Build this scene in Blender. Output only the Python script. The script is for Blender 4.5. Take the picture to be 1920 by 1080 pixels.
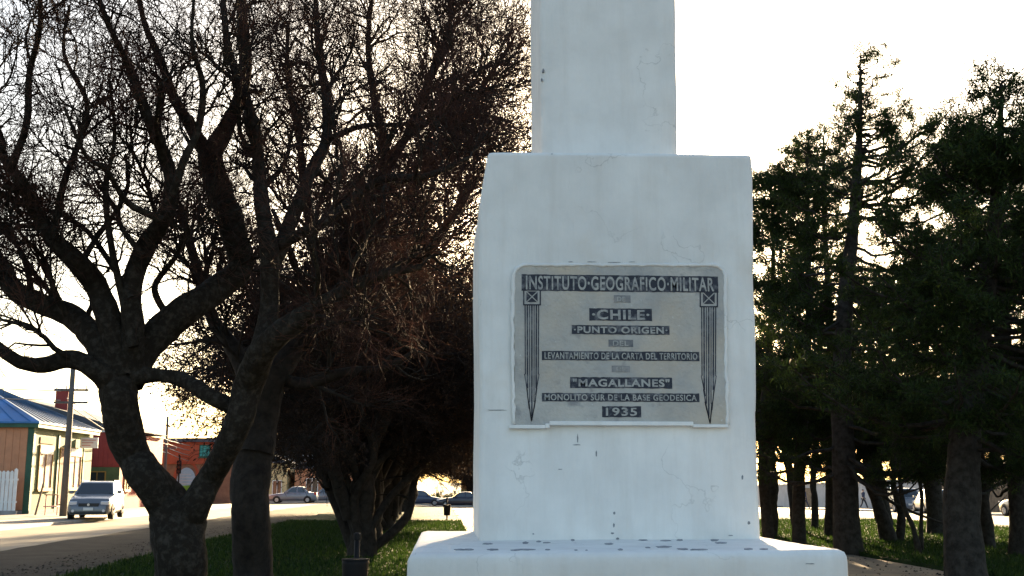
import bpy, bmesh, math, random
import numpy as np
from mathutils import Vector, Matrix, noise as mnoise
R = math.radians
random.seed(7)
rng = np.random.default_rng(11)
for o in list(bpy.data.objects): bpy.data.objects.remove(o)
scn = bpy.context.scene
C = scn.collection
# ------------------------------------------------------------------ camera
F = 2050.0; PX, PY = 960.0, 540.0
PITCH = math.atan(363 / F); YAW = math.atan(130 * math.cos(PITCH) / F)
EYE = 1.65
cam = bpy.data.cameras.new('camera'); cob = bpy.data.objects.new('camera', cam); C.objects.link(cob)
cam.sensor_width = 36; cam.lens = 36 * F / 1920; cam.clip_end = 5000; cam.clip_start = .05
cob.location = (0, 0, EYE); cob.rotation_euler = (math.pi / 2 + PITCH, 0, -YAW)
scn.camera = cob
CM = cob.rotation_euler.to_matrix()
# ------------------------------------------------------------------ sky, sun, exposure
SUN_EL, SUN_AZ = R(12), R(11)       # azimuth measured from +Y towards +X
w = bpy.data.worlds.new('World'); scn.world = w; w.use_nodes = True
nt = w.node_tree; bg = nt.nodes['Background']
sky = nt.nodes.new('ShaderNodeTexSky'); sky.sky_type = 'NISHITA'; sky.sun_disc = False
sky.sun_elevation = SUN_EL; sky.sun_rotation = SUN_AZ
sky.air_density = 1.0; sky.dust_density = 2.5; sky.ozone_density = 1.0
nt.links.new(sky.outputs[0], bg.inputs[0]); bg.inputs[1].default_value = .055
sl = bpy.data.lights.new('sun', 'SUN'); sl.energy = 5.0; sl.angle = R(.55); sl.color = (1, .73, .42)
so = bpy.data.objects.new('sun', sl); C.objects.link(so)
sd = Vector((math.sin(SUN_AZ) * math.cos(SUN_EL), math.cos(SUN_AZ) * math.cos(SUN_EL), math.sin(SUN_EL)))
so.rotation_euler = sd.to_track_quat('Z', 'Y').to_euler()
so.location = sd * 60
scn.view_settings.view_transform = 'Standard'; scn.view_settings.look = 'None'
scn.view_settings.exposure = 2.85; scn.view_settings.gamma = 1; scn.view_settings.use_curve_mapping = False
try:
    scn.cycles.max_bounces = 6; scn.cycles.diffuse_bounces = 3; scn.cycles.transparent_max_bounces = 8
except Exception: pass

# ------------------------------------------------------------------ helpers
def ray(px, py): return CM @ Vector(((px - PX) / F, -(py - PY) / F, -1))
def at(px, py, D):
    d = ray(px, py); t = D / d.y
    return Vector((d.x * t, D, EYE + d.z * t))
def sp(v, k=6.0): return math.log1p(math.exp(min(v / k, 50))) * k
def gz(x, y):
    f = min(max((x + 12) / 17, 0), 1); f = .35 + .65 * f
    return -.014 * f * (sp(y - 45) if y < 150 else sp(105.0))
def on(px, py, lift=0):
    d = ray(px, py); t = 1.0
    D = 30.
    for _ in range(60):
        t = D / d.y; p = Vector((d.x * t, D, EYE + d.z * t))
        D = (EYE - gz(p.x, D)) / (-d.z / d.y) * .6 + D * .4
    return Vector((p.x, D, gz(p.x, D) + lift))
def tag(o, label=None, cat=None, group=None, kind=None):
    if label: o['label'] = label
    if cat: o['category'] = cat
    if group: o['group'] = group
    if kind: o['kind'] = kind
    return o
def empty(name, loc, rz=0, label=None, cat=None, group=None):
    o = bpy.data.objects.new(name, None); C.objects.link(o); o.location = loc; o.rotation_euler.z = rz
    o.empty_display_size = .3
    return tag(o, label, cat, group)
def copy_tree(o, parent=None):
    c = o.copy(); C.objects.link(c)
    if parent: c.parent = parent
    for ch in list(o.children): copy_tree(ch, c)
    return c
def link(name, me, mats, parent=None, smooth=False):
    if not isinstance(mats, (list, tuple)): mats = [mats]
    for m in mats: me.materials.append(m)
    if smooth: me.polygons.foreach_set('use_smooth', np.ones(len(me.polygons), bool))
    o = bpy.data.objects.new(name, me); C.objects.link(o)
    if parent: o.parent = parent
    return o
def np_mesh(name, V, Fq):
    """V (n,3) Fq (m,k) faces of one size"""
    me = bpy.data.meshes.new(name); V = np.asarray(V, np.float32); Fq = np.asarray(Fq, np.int32)
    k = Fq.shape[1]
    me.vertices.add(len(V)); me.vertices.foreach_set('co', V.ravel())
    me.loops.add(Fq.size); me.loops.foreach_set('vertex_index', Fq.ravel())
    me.polygons.add(len(Fq)); me.polygons.foreach_set('loop_start', np.arange(0, Fq.size, k, dtype=np.int32))
    me.polygons.foreach_set('loop_total', np.full(len(Fq), k, np.int32))
    me.update(calc_edges=True)
    return me
class MB:
    def __init__(s): s.v = []; s.f = []
    def add(s, v, f):
        b = len(s.v); s.v += [tuple(x) for x in v]; s.f += [tuple(i + b for i in q) for q in f]; return s
    def box(s, x0, x1, y0, y1, z0, z1):
        v = [(x, y, z) for z in (z0, z1) for y in (y0, y1) for x in (x0, x1)]
        return s.add(v, [(0, 2, 3, 1), (4, 5, 7, 6), (0, 1, 5, 4), (2, 6, 7, 3), (0, 4, 6, 2), (1, 3, 7, 5)])
    def prism(s, pts, y0, y1, axis='y'):
        n = len(pts)
        if axis == 'y': v = [(a, y0, b) for a, b in pts] + [(a, y1, b) for a, b in pts]
        elif axis == 'x': v = [(y0, a, b) for a, b in pts] + [(y1, a, b) for a, b in pts]
        else: v = [(a, b, y0) for a, b in pts] + [(a, b, y1) for a, b in pts]
        f = [tuple(range(n)), tuple(range(2 * n - 1, n - 1, -1))] + [(i, i + n, (i + 1) % n + n, (i + 1) % n) for i in range(n)]
        return s.add(v, f)
    def tube(s, pts, rad, n=8):
        pts = [Vector(p) for p in pts]; K = len(pts)
        if not isinstance(rad, (list, tuple)): rad = [rad] * K
        P = np.array([[tuple(p) for p in pts]]); V, Q = tubes(P, np.array([rad]), n)
        b = len(V); s.add(V, Q); s.f.append(tuple(len(s.v) - b + i for i in range(n))[::-1]); s.f.append(tuple(len(s.v) - n + i for i in range(n)))
        return s
    def build(s, name, m, parent=None, smooth=False, bevel=0, seg=2):
        me = bpy.data.meshes.new(name); me.from_pydata(s.v, [], s.f); 
        bm = bmesh.new(); bm.from_mesh(me); bmesh.ops.recalc_face_normals(bm, faces=bm.faces); bm.to_mesh(me); bm.free()
        o = link(name, me, m, parent, smooth)
        if bevel:
            b = o.modifiers.new('bevel', 'BEVEL'); b.width = bevel; b.segments = seg; b.limit_method = 'ANGLE'
        return o
def tubes(P, Rr, S=3):
    N, K, _ = P.shape
    T = np.gradient(P, axis=1); T /= np.linalg.norm(T, axis=2, keepdims=True) + 1e-9
    ref = np.where(np.abs(T[:, 0, 2:3]) < .9, np.array([[0, 0, 1.]]), np.array([[1., 0, 0]]))
    U = np.cross(T[:, 0], ref); U /= np.linalg.norm(U, axis=1, keepdims=True) + 1e-9
    ang = np.arange(S) * 2 * np.pi / S; ca, sa = np.cos(ang), np.sin(ang)
    V = np.zeros((N, K, S, 3))
    for k in range(K):
        t = T[:, k]; U = U - t * np.sum(U * t, 1, keepdims=True); U /= np.linalg.norm(U, axis=1, keepdims=True) + 1e-9
        W = np.cross(t, U)
        V[:, k] = P[:, k, None] + Rr[:, k, None, None] * (U[:, None] * ca[None, :, None] + W[:, None] * sa[None, :, None])
    base = (np.arange(N) * K * S)[:, None, None] + (np.arange(K - 1) * S)[None, :, None]
    i = np.arange(S)[None, None, :]; j = (i + 1) % S
    Q = np.stack([base + i, base + j, base + S + j, base + S + i], -1).reshape(-1, 4)
    return V.reshape(-1, 3), Q

# ------------------------------------------------------------------ materials
def nn(nt, t, **kw):
    n = nt.nodes.new(t)
    for k, v in kw.items(): setattr(n, k, v)
    return n
def mat(name, col, rough=.8, var=.0, scale=5, bump=0, bscale=60, metal=0, col2=None, spec=.5, coords='Object', detail=6, emis=None, lo=.35, hi=.65, trans=0, alpha=None, stretch=None):
    m = bpy.data.materials.new(name); m.use_nodes = True; nt = m.node_tree; b = nt.nodes['Principled BSDF']
    b.inputs['Base Color'].default_value = (*col, 1); b.inputs['Roughness'].default_value = rough
    b.inputs['Metallic'].default_value = metal; b.inputs['Specular IOR Level'].default_value = spec
    tc = nn(nt, 'ShaderNodeTexCoord')
    if var or col2:
        n = nn(nt, 'ShaderNodeTexNoise'); n.inputs['Scale'].default_value = scale; n.inputs['Detail'].default_value = detail
        n.inputs['Roughness'].default_value = .65
        nt.links.new(tc.outputs[coords], n.inputs['Vector'])
        r = nn(nt, 'ShaderNodeValToRGB'); r.color_ramp.elements[0].position = lo; r.color_ramp.elements[1].position = hi
        c2 = col2 or tuple(min(1, c * (1 + var)) for c in col); c1 = col if col2 else tuple(c * (1 - var) for c in col)
        r.color_ramp.elements[0].color = (*c1, 1); r.color_ramp.elements[1].color = (*c2, 1)
        nt.links.new(n.outputs[0], r.inputs[0]); nt.links.new(r.outputs[0], b.inputs['Base Color'])
    if bump:
        n = nn(nt, 'ShaderNodeTexNoise'); n.inputs['Scale'].default_value = bscale; n.inputs['Detail'].default_value = 8
        if stretch:
            mp = nn(nt, 'ShaderNodeMapping'); mp.inputs['Scale'].default_value = stretch; nt.links.new(tc.outputs[coords], mp.inputs[0]); nt.links.new(mp.outputs[0], n.inputs['Vector'])
        else: nt.links.new(tc.outputs[coords], n.inputs['Vector'])
        bp = nn(nt, 'ShaderNodeBump'); bp.inputs['Strength'].default_value = bump; bp.inputs['Distance'].default_value = .02
        nt.links.new(n.outputs[0], bp.inputs['Height']); nt.links.new(bp.outputs[0], b.inputs['Normal'])
    if emis:
        b.inputs['Emission Color'].default_value = (*emis[0], 1); b.inputs['Emission Strength'].default_value = emis[1]
    return m
M = {}
M['bark'] = mat('bark', (.017, .014, .011), .95, col2=(.055, .05, .042), scale=13, bump=1.0, bscale=26, lo=.46, hi=.78, spec=.1, stretch=(1, 1, .22))
M['bark_dark'] = mat('bark_dark', (.013, .010, .009), .95, col2=(.032, .027, .022), scale=7, bump=.9, bscale=24, spec=.2, stretch=(1, 1, .22))
M['twig'] = mat('twig', (.02, .012, .010), .9, col2=(.085, .038, .026), scale=1.3, lo=.4, hi=.7, spec=.15)
M['twig_dark'] = mat('twig_dark', (.018, .012, .010), .9, col2=(.04, .026, .019), scale=1.3, lo=.4, hi=.7, spec=.15)
M['conifer_bark'] = mat('conifer_bark', (.015, .012, .010), .95, col2=(.045, .04, .034), scale=8, bump=.9, bscale=30, spec=.2, stretch=(1, 1, .22))
def leafmat(name, c1, c2, tr):
    m = bpy.data.materials.new(name); m.use_nodes = True; nt = m.node_tree; b = nt.nodes['Principled BSDF']
    g = nn(nt, 'ShaderNodeNewGeometry'); r = nn(nt, 'ShaderNodeValToRGB')
    r.color_ramp.elements[0].color = (*c1, 1); r.color_ramp.elements[1].color = (*c2, 1)
    nt.links.new(g.outputs['Random Per Island'], r.inputs[0]); nt.links.new(r.outputs[0], b.inputs['Base Color'])
    b.inputs['Roughness'].default_value = .75; b.inputs['Specular IOR Level'].default_value = .15
    t = nn(nt, 'ShaderNodeBsdfTranslucent'); nt.links.new(r.outputs[0], t.inputs[0])
    mx = nn(nt, 'ShaderNodeMixShader'); mx.inputs[0].default_value = tr
    nt.links.new(b.outputs[0], mx.inputs[1]); nt.links.new(t.outputs[0], mx.inputs[2])
    nt.links.new(mx.outputs[0], nt.nodes['Material Output'].inputs[0])
    return m
M['needle'] = leafmat('needle', (.009, .020, .007), (.042, .066, .014), .25)
M['leaf'] = leafmat('small_leaf', (.02, .014, .010), (.05, .03, .02), .25)
M['grass_blade'] = leafmat('grass_blade', (.010, .026, .006), (.040, .070, .012), .3)
M['bush'] = leafmat('bush_leaf', (.05, .07, .02), (.12, .13, .04), .4)
M['litter'] = leafmat('leaf_litter', (.03, .018, .01), (.09, .055, .028), .1)
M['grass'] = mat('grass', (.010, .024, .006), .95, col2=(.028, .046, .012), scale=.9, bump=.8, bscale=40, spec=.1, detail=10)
M['earth'] = mat('earth', (.13, .10, .07), .95, col2=(.2, .16, .11), scale=.35, bump=.4, bscale=8)
M['dirt'] = mat('path_dirt', (.17, .12, .075), .95, col2=(.30, .22, .14), scale=.8, bump=.6, bscale=14, detail=10)
M['shade_gravel'] = mat('shade_toned_verge', (.018, .017, .0155), .95, spec=.08, col2=(.036, .033, .03), scale=1.2, bump=.6, bscale=18, detail=10)  # verge gravel with the tree shade put into its dark colour
M['road'] = mat('road_concrete', (.12, .105, .082), .85, col2=(.18, .158, .125), spec=.3, scale=.5, bump=.3, bscale=20, detail=10)
M['pave'] = mat('pavement', (.22, .195, .165), .85, col2=(.30, .27, .23), scale=.9, bump=.2, bscale=20)
M['kerb'] = mat('kerb', (.30, .28, .25), .85, var=.25, scale=2, bump=.2)

# white lime-washed render of the monument
def whitewash():
    m = bpy.data.materials.new('whitewash'); m.use_nodes = True; nt = m.node_tree; b = nt.nodes['Principled BSDF']; L = nt.links.new
    tc = nn(nt, 'ShaderNodeTexCoord'); g = nn(nt, 'ShaderNodeNewGeometry')
    def noise(sc, det=6, vec=None, rough=.6):
        n = nn(nt, 'ShaderNodeTexNoise'); n.inputs['Scale'].default_value = sc; n.inputs['Detail'].default_value = det; n.inputs['Roughness'].default_value = rough
        L(vec or tc.outputs['Object'], n.inputs['Vector']); return n.outputs[0]
    def ramp(src, p0, p1, c0=(0, 0, 0), c1=(1, 1, 1)):
        r = nn(nt, 'ShaderNodeValToRGB'); r.color_ramp.elements[0].position = p0; r.color_ramp.elements[1].position = p1
        r.color_ramp.elements[0].color = (*c0, 1); r.color_ramp.elements[1].color = (*c1, 1); L(src, r.inputs[0]); return r.outputs[0]
    def mix(f, a, c):
        x = nn(nt, 'ShaderNodeMix', data_type='RGBA'); L(f, x.inputs[0])
        for s, v in ((6, a), (7, c)):
            if isinstance(v, tuple): x.inputs[s].default_value = (*v, 1)
            else: L(v, x.inputs[s])
        return x.outputs[2]
    base = ramp(noise(3.2, 8), .3, .72, (.67, .655, .625), (.84, .825, .79))
    mp = nn(nt, 'ShaderNodeMapping'); mp.inputs['Scale'].default_value = (9, 9, .9); L(tc.outputs['Object'], mp.inputs[0])
    streak = ramp(noise(1.6, 6, mp.outputs[0]), .5, .78)
    sm = nn(nt, 'ShaderNodeMath', operation='MULTIPLY'); L(streak, sm.inputs[0]); sm.inputs[1].default_value = .28
    c = mix(sm.outputs[0], base, (.55, .50, .44))
    ochre = ramp(noise(2.1, 5), .6, .78)
    om = nn(nt, 'ShaderNodeMath', operation='MULTIPLY'); L(ochre, om.inputs[0]); om.inputs[1].default_value = .35
    c = mix(om.outputs[0], c, (.60, .50, .38))
    # sparse scuffs and flakes
    mp2 = nn(nt, 'ShaderNodeMapping'); mp2.inputs['Scale'].default_value = (2.2, 2.2, 4.5); mp2.inputs['Location'].default_value = (3.3, 1.7, 8.1); L(tc.outputs['Object'], mp2.inputs[0])
    sc = ramp(noise(5.5, 9, mp2.outputs[0], .72), .74, .78)
    c = mix(sc, c, (.13, .13, .14))
    L(c, b.inputs['Base Color']); b.inputs['Roughness'].default_value = .9; b.inputs['Specular IOR Level'].default_value = .25
    vc = nn(nt, 'ShaderNodeTexVoronoi', feature='DISTANCE_TO_EDGE'); vc.inputs['Scale'].default_value = 1.7
    wv = nn(nt, 'ShaderNodeVectorMath', operation='ADD'); nz = nn(nt, 'ShaderNodeTexNoise'); nz.inputs['Scale'].default_value = 4; nz.inputs['Detail'].default_value = 8
    vs = nn(nt, 'ShaderNodeVectorMath', operation='SCALE'); vs.inputs['Scale'].default_value = .6; L(tc.outputs['Object'], nz.inputs['Vector']); L(nz.outputs['Color'], vs.inputs[0])
    L(tc.outputs['Object'], wv.inputs[0]); L(vs.outputs[0], wv.inputs[1]); L(wv.outputs[0], vc.inputs['Vector'])
    crack = ramp(vc.outputs['Distance'], .0, .006, (1, 1, 1), (0, 0, 0)); gate = ramp(noise(1.9, 3), .52, .6)
    cg = nn(nt, 'ShaderNodeMath', operation='MULTIPLY'); L(crack, cg.inputs[0]); L(gate, cg.inputs[1])
    cg2 = nn(nt, 'ShaderNodeMath', operation='MULTIPLY'); L(cg.outputs[0], cg2.inputs[0]); cg2.inputs[1].default_value = .45
    c = mix(cg2.outputs[0], c, (.30, .29, .27))
    speck = ramp(noise(70, 4), .70, .78); sk2 = nn(nt, 'ShaderNodeMath', operation='MULTIPLY'); L(speck, sk2.inputs[0]); sk2.inputs[1].default_value = .35
    c = mix(sk2.outputs[0], c, (.40, .38, .34))
    L(c, b.inputs['Base Color'])
    mb_ = nn(nt, 'ShaderNodeMapping'); mb_.inputs['Scale'].default_value = (55, 55, 5); L(tc.outputs['Object'], mb_.inputs[0])
    add = nn(nt, 'ShaderNodeMath', operation='ADD'); L(noise(1.0, 8, mb_.outputs[0]), add.inputs[0])
    k = nn(nt, 'ShaderNodeMath', operation='MULTIPLY'); L(noise(9, 6), k.inputs[0]); k.inputs[1].default_value = 1.8; L(k.outputs[0], add.inputs[1])
    bp = nn(nt, 'ShaderNodeBump'); bp.inputs['Strength'].default_value = .35; bp.inputs['Distance'].default_value = .008
    L(add.outputs[0], bp.inputs['Height']); L(bp.outputs[0], b.inputs['Normal'])
    return m
M['white'] = whitewash()
M['chip'] = mat('bare_mortar', (.12, .13, .15), .9, col2=(.36, .37, .38), scale=40, bump=.3)
def stained(name, c1, c2, tan, spot, rough=.6):
    m = mat(name, c1, rough, col2=c2, scale=5.5, bump=.3, bscale=70, detail=10); nt = m.node_tree; b = nt.nodes['Principled BSDF']; L = nt.links.new
    src = b.inputs['Base Color'].links[0].from_socket; tc = [n for n in nt.nodes if n.type == 'TEX_COORD'][0]
    for sc, lo, hi, col, amt, det in ((2.6, .48, .68, tan, .75, 6), (14, .62, .75, spot, .7, 10), (90, .68, .74, (.62, .62, .60), .8, 3)):
        n = nn(nt, 'ShaderNodeTexNoise'); n.inputs['Scale'].default_value = sc; n.inputs['Detail'].default_value = det; L(tc.outputs['Object'], n.inputs['Vector'])
        r = nn(nt, 'ShaderNodeValToRGB'); r.color_ramp.elements[0].position = lo; r.color_ramp.elements[1].position = hi; r.color_ramp.elements[1].color = (amt,) * 3 + (1,)
        L(n.outputs[0], r.inputs[0]); x = nn(nt, 'ShaderNodeMix', data_type='RGBA'); L(r.outputs[0], x.inputs[0]); L(src, x.inputs[6]); x.inputs[7].default_value = (*col, 1); src = x.outputs[2]
    L(src, b.inputs['Base Color']); return m
M['marble'] = stained('weathered_marble', (.33, .325, .315), (.50, .47, .42), (.54, .44, .32), (.17, .17, .18))
M['inlay'] = mat('blackened_inlay', (.018, .022, .036), .7, col2=(.21, .21, .22), scale=30, lo=.5, hi=.74, detail=8)
M['letter'] = mat('marble_letter', (.40, .39, .36), .65, col2=(.11, .115, .13), scale=36, lo=.46, hi=.74, detail=8)
M['faint'] = mat('worn_inlay', (.10, .105, .12), .7, col2=(.30, .29, .28), scale=20, detail=8)

# ================================================================== GROUND
def sheet(name, x0, x1, y0, y1, m, lift, nx=2, ystep=5.0, wob=0, thick=0):
    ny = max(1, int(round((y1 - y0) / ystep))); V = []; Q = []
    for j in range(ny + 1):
        y = y0 + (y1 - y0) * j / ny
        for i in range(nx + 1):
            a = x0 if not callable(x0) else x0(y); b_ = x1 if not callable(x1) else x1(y)
            x = a + (b_ - a) * i / nx
            if wob and i in (0, nx): x += wob * (mnoise.noise((y * .35, i * 7., 3.)) + .5 * mnoise.noise((y * 1.3, i * 7., 5.)))
            V.append((x, y, gz(x, y) + lift))
    for j in range(ny):
        for i in range(nx):
            a = j * (nx + 1) + i; Q.append((a, a + 1, a + nx + 2, a + nx + 1))
    if thick:
        n0 = len(V); V += [(x, y, z - thick) for x, y, z in V]
        W = nx + 1
        for j in range(ny): Q += [(j * W, (j + 1) * W, (j + 1) * W + n0, j * W + n0), ((j + 1) * W - 1, (j + 2) * W - 1, (j + 2) * W - 1 + n0, (j + 1) * W - 1 + n0)]
        Q += [(i, i + 1, i + 1 + n0, i + n0) for i in range(nx)] + [(ny * W + i, ny * W + i + 1, ny * W + i + 1 + n0, ny * W + i + n0) for i in range(nx)]
    me = np_mesh(name, V, Q)
    bm = bmesh.new(); bm.from_mesh(me); bmesh.ops.recalc_face_normals(bm, faces=bm.faces)
    bm.to_mesh(me); bm.free()
    return tag(link(name, me, m), kind='structure')
xs = sorted(set([-2500, -1200, -500, -200, -100] + list(range(-60, 61, 6)) + [100, 200, 500, 1200, 2500]))
ys = sorted(set([-400, -150, -60, -20] + list(range(0, 161, 5)) + [200, 300, 500, 900, 1600, 2800]))
V = [(x, y, gz(x, y) - .07) for y in ys for x in xs]; nx = len(xs)
Q = [(j * nx + i, j * nx + i + 1, (j + 1) * nx + i + 1, (j + 1) * nx + i) for j in range(len(ys) - 1) for i in range(nx - 1)]
tag(link('ground', np_mesh('ground', V, Q), M['earth']), kind='structure')
sheet('path', .8, 9.4, -25, 99, M['dirt'], .0, wob=.0)
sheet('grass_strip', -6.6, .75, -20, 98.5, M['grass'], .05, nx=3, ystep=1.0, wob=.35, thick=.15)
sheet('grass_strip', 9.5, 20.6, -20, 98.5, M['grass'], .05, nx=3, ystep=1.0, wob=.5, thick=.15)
sheet('shade_toned_verge', -10.7, -6.2, -20, 98.5, M['shade_gravel'], .0, ystep=1.0, wob=.25)  # verge widened over the road edge; its dark colour paints the tree shade
sheet('road', -15.2, -9.6, -20, 99, M['road'], -.012)
sheet('kerb', -15.35, -15.2, -20, 98.5, M['kerb'], .10, thick=.2)
sheet('pavement', -22.3, -15.35, -20, 98.5, M['pave'], .095, thick=.15)
sheet('shade_toned_verge', 20.3, 22.4, -20, 98.5, M['shade_gravel'], .0)
sheet('road', 22.4, 31, -20, 99, M['road'], -.012)
sheet('kerb', 31, 31.15, -20, 98.5, M['kerb'], .10, thick=.2)
sheet('pavement', 31.15, 35.2, -20, 98.5, M['pave'], .095, thick=.15)
sheet('cross_road', -60, 60, 99, 114, M['road'], -.004, nx=20)
sheet('pavement', -60, 60, 114.1, 118, M['pave'], .1, nx=20, thick=.15)

# scattered turf blades: nobody could count them
def blades(name, regions, n, m):
    n_ = np.array([r_[4] for r_ in regions], float); n_ = (n_ / n_.sum() * n).astype(int); P = []
    for (x0, x1, y0, y1, _), k in zip(regions, n_):
        y = y0 + (y1 - y0) * rng.random(k) ** 1.5; P.append(np.stack([x0 + (x1 - x0) * rng.random(k), y], 1))
    P = np.concatenate(P); k = len(P)
    zz = np.array([gz(a, b) for a, b in P[::1]]) + .045
    a = rng.random(k) * 2 * np.pi; h = .04 + .09 * rng.random(k) ** 2; wd = .012 + .012 * rng.random(k)
    base = np.concatenate([P, zz[:, None]], 1); d = np.stack([np.cos(a), np.sin(a), 0 * a], 1)
    tip = base + np.stack([rng.normal(0, .035, k), rng.normal(0, .035, k), h], 1)
    V = np.stack([base - d * wd[:, None], base + d * wd[:, None], tip], 1).reshape(-1, 3)
    o = link(name, np_mesh(name, V, np.arange(3 * k).reshape(-1, 3)), m)
    return tag(o, 'short green grass growing under the trees on both sides of the dirt path', 'grass', kind='stuff')
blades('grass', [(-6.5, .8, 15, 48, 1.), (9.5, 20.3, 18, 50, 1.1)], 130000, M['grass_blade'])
# loose pebbles and clods on the dirt path and verge
k = 5000
X = np.where(rng.random(k) < .6, .9 + 8.6 * rng.random(k), -8.4 + 1.9 * rng.random(k)); Y = 15 + 45 * rng.random(k) ** 1.6
s_ = .012 + .03 * rng.random(k) ** 3
Z = np.array([gz(a, b) for a, b in zip(X, Y)]) + .004
B = np.array([(1, 0, 0), (0, 1, 0), (-1, 0, 0), (0, -1, 0), (0, 0, .8)]); V = (np.stack([X, Y, Z], 1)[:, None] + B[None] * s_[:, None, None] * rng.uniform(.6, 1.2, (k, 5, 1))).reshape(-1, 3)
Fq = (np.array([(0, 1, 4), (1, 2, 4), (2, 3, 4), (3, 0, 4)])[None] + (np.arange(k) * 5)[:, None, None]).reshape(-1, 3)
tag(link('pebbles', np_mesh('pebbles', V, Fq), M['shade_gravel']), 'loose pebbles scattered over the dirt path and the road verge', 'pebbles', kind='stuff')

k = 3500
X = np.where(rng.random(k) < .55, rng.uniform(-7.6, 1.6, k), rng.uniform(7.5, 20.5, k)); Y = 15 + 55 * rng.random(k) ** 1.7
Z = np.array([gz(a, b) for a, b in zip(X, Y)]) + .075; A_ = rng.random(k) * 6.28; s_ = rng.uniform(.015, .035, k)
dx = np.stack([np.cos(A_), np.sin(A_), rng.normal(0, .3, k)], 1) * s_[:, None]; dy = np.stack([-np.sin(A_), np.cos(A_), rng.normal(0, .3, k)], 1) * s_[:, None] * .5; c0 = np.stack([X, Y, Z], 1)
tag(link('leaf_litter', np_mesh('leaf_litter', np.stack([c0 - dx, c0 + dy, c0 + dx, c0 - dy], 1).reshape(-1, 3), np.arange(4 * k).reshape(-1, 4)), M['litter']), 'dry brown fallen leaves scattered over the grass under the trees', 'fallen leaves', kind='stuff')

# ================================================================== MONUMENT
YF = 4.2       # front face of the block
mon = empty('monument', (.67, 4.6, 0), 0, 'white lime-washed stone monument with a grey inscribed marble plaque, standing beside the dirt path', 'monument')
def solid(name, corners, m, bev=.02, vox=.014, amp=.004, fix=None, seed=0.):
    """corners: 8 points, bottom 4 then top 4 (ccw). rounded, remeshed, uneven like hand-laid render."""
    me = bpy.data.meshes.new(name)
    me.from_pydata([tuple(c) for c in corners], [], [(3, 2, 1, 0), (4, 5, 6, 7), (0, 1, 5, 4), (1, 2, 6, 5), (2, 3, 7, 6), (3, 0, 4, 7)])
    bm = bmesh.new(); bm.from_mesh(me); bmesh.ops.recalc_face_normals(bm, faces=bm.faces); bm.to_mesh(me); bm.free()
    o = bpy.data.objects.new('tmp', me); C.objects.link(o)
    b = o.modifiers.new('b', 'BEVEL'); b.width = bev; b.segments = 3; b.limit_method = 'NONE'
    r = o.modifiers.new('r', 'REMESH'); r.mode = 'VOXEL'; r.voxel_size = vox
    dg = bpy.context.evaluated_depsgraph_get(); m2 = bpy.data.meshes.new_from_object(o.evaluated_get(dg)); bpy.data.objects.remove(o)
    n = len(m2.vertices); co = np.zeros(n * 3); m2.vertices.foreach_get('co', co); co = co.reshape(-1, 3)
    no = np.zeros(n * 3); m2.vertices.foreach_get('normal', no); no = no.reshape(-1, 3)
    d = np.array([mnoise.noise((p[0] * 3 + seed, p[1] * 3, p[2] * 3)) + .35 * mnoise.noise((p[0] * 11, p[1] * 11 + seed, p[2] * 11)) for p in co])
    co = co + no * (d * amp)[:, None]
    if fix: co = fix(co)
    m2.vertices.foreach_set('co', co.ravel()); m2.update(); m2.name = name
    o = link(name, m2, m, smooth=True); o.parent = mon; o.matrix_parent_inverse = Matrix.Translation(mon.location).inverted()
    return o
def pc(o): o.parent = mon; o.matrix_parent_inverse = Matrix.Translation(mon.location).inverted(); return o
def X_at(px, D, py=903): return at(px, py, D).x
# plinth
PFY = 3.5; PB = 5.06; ztop = EYE - (1036 - 903) / F * PFY / math.cos(0)
ztop = at(1150, 1036, PFY).z
xl, xr = at(763, 1036, PFY).x, at(1592, 1033, PFY).x
c = [(xl - .01, PFY, -.1), (xr + .02, PFY, -.1), (xr + .02, PB, -.1), (xl - .01, PB, -.1), (xl, PFY, ztop), (xr, PFY, ztop + .004), (xr - .01, PB, ztop + .006), (xl + .01, PB, ztop)]
plinth = solid('plinth', c, M['white'], .022, .018, .004, seed=2)
zb = ztop - .02
# block
def fixblock(co):
    zt = co[:, 2].max(); left = np.clip((.55 - co[:, 0]) / .35, 0, 1); d = zt - co[:, 2]
    co[:, 0] += left * (.036 * np.clip(1 - d / .24, 0, 1) ** 1.2 + .003 * np.sin(co[:, 2] * 7))
    right = np.clip((co[:, 0] - .8) / .35, 0, 1)
    co[:, 0] += right * .003 * np.sin(co[:, 2] * 9 + 1)
    return co
BL, BR = at(899, 1012, YF), at(1425, 1010, YF); TL, TR = at(904, 284, YF), at(1410, 289, YF)
YB = 5.0
c = [(BL.x, YF, zb), (BR.x, YF, zb), (BR.x, YB, zb), (BL.x, YB, zb), (TL.x - .012, YF, TL.z), (TR.x, YF, TR.z), (TR.x, YB, TR.z), (TL.x - .012, YB, TL.z)]
block = solid('block', c, M['white'], .010, .0105, .0035, fixblock, seed=5)
# shaft
YS = 4.4; YSB = 4.93
sl_, sr_ = at(1015, 285, YS), at(1271, 285, YS); tl_, tr_ = at(1013, 0, YS), at(1267, 0, YS)
k = 2.2; H = tl_.z - sl_.z
zt = sl_.z + H * k; zs = TL.z - .03
c = [(sl_.x, YS, zs), (sr_.x, YS, zs), (sr_.x, YSB, zs), (sl_.x, YSB, zs),
     (sl_.x + (tl_.x - sl_.x) * k, YS, zt), (sr_.x + (tr_.x - sr_.x) * k, YS, zt), (sr_.x + (tr_.x - sr_.x) * k, YSB, zt), (sl_.x + (tl_.x - sl_.x) * k, YSB, zt)]
solid('shaft', c, M['white'], .014, .014, .003, seed=9)
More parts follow.
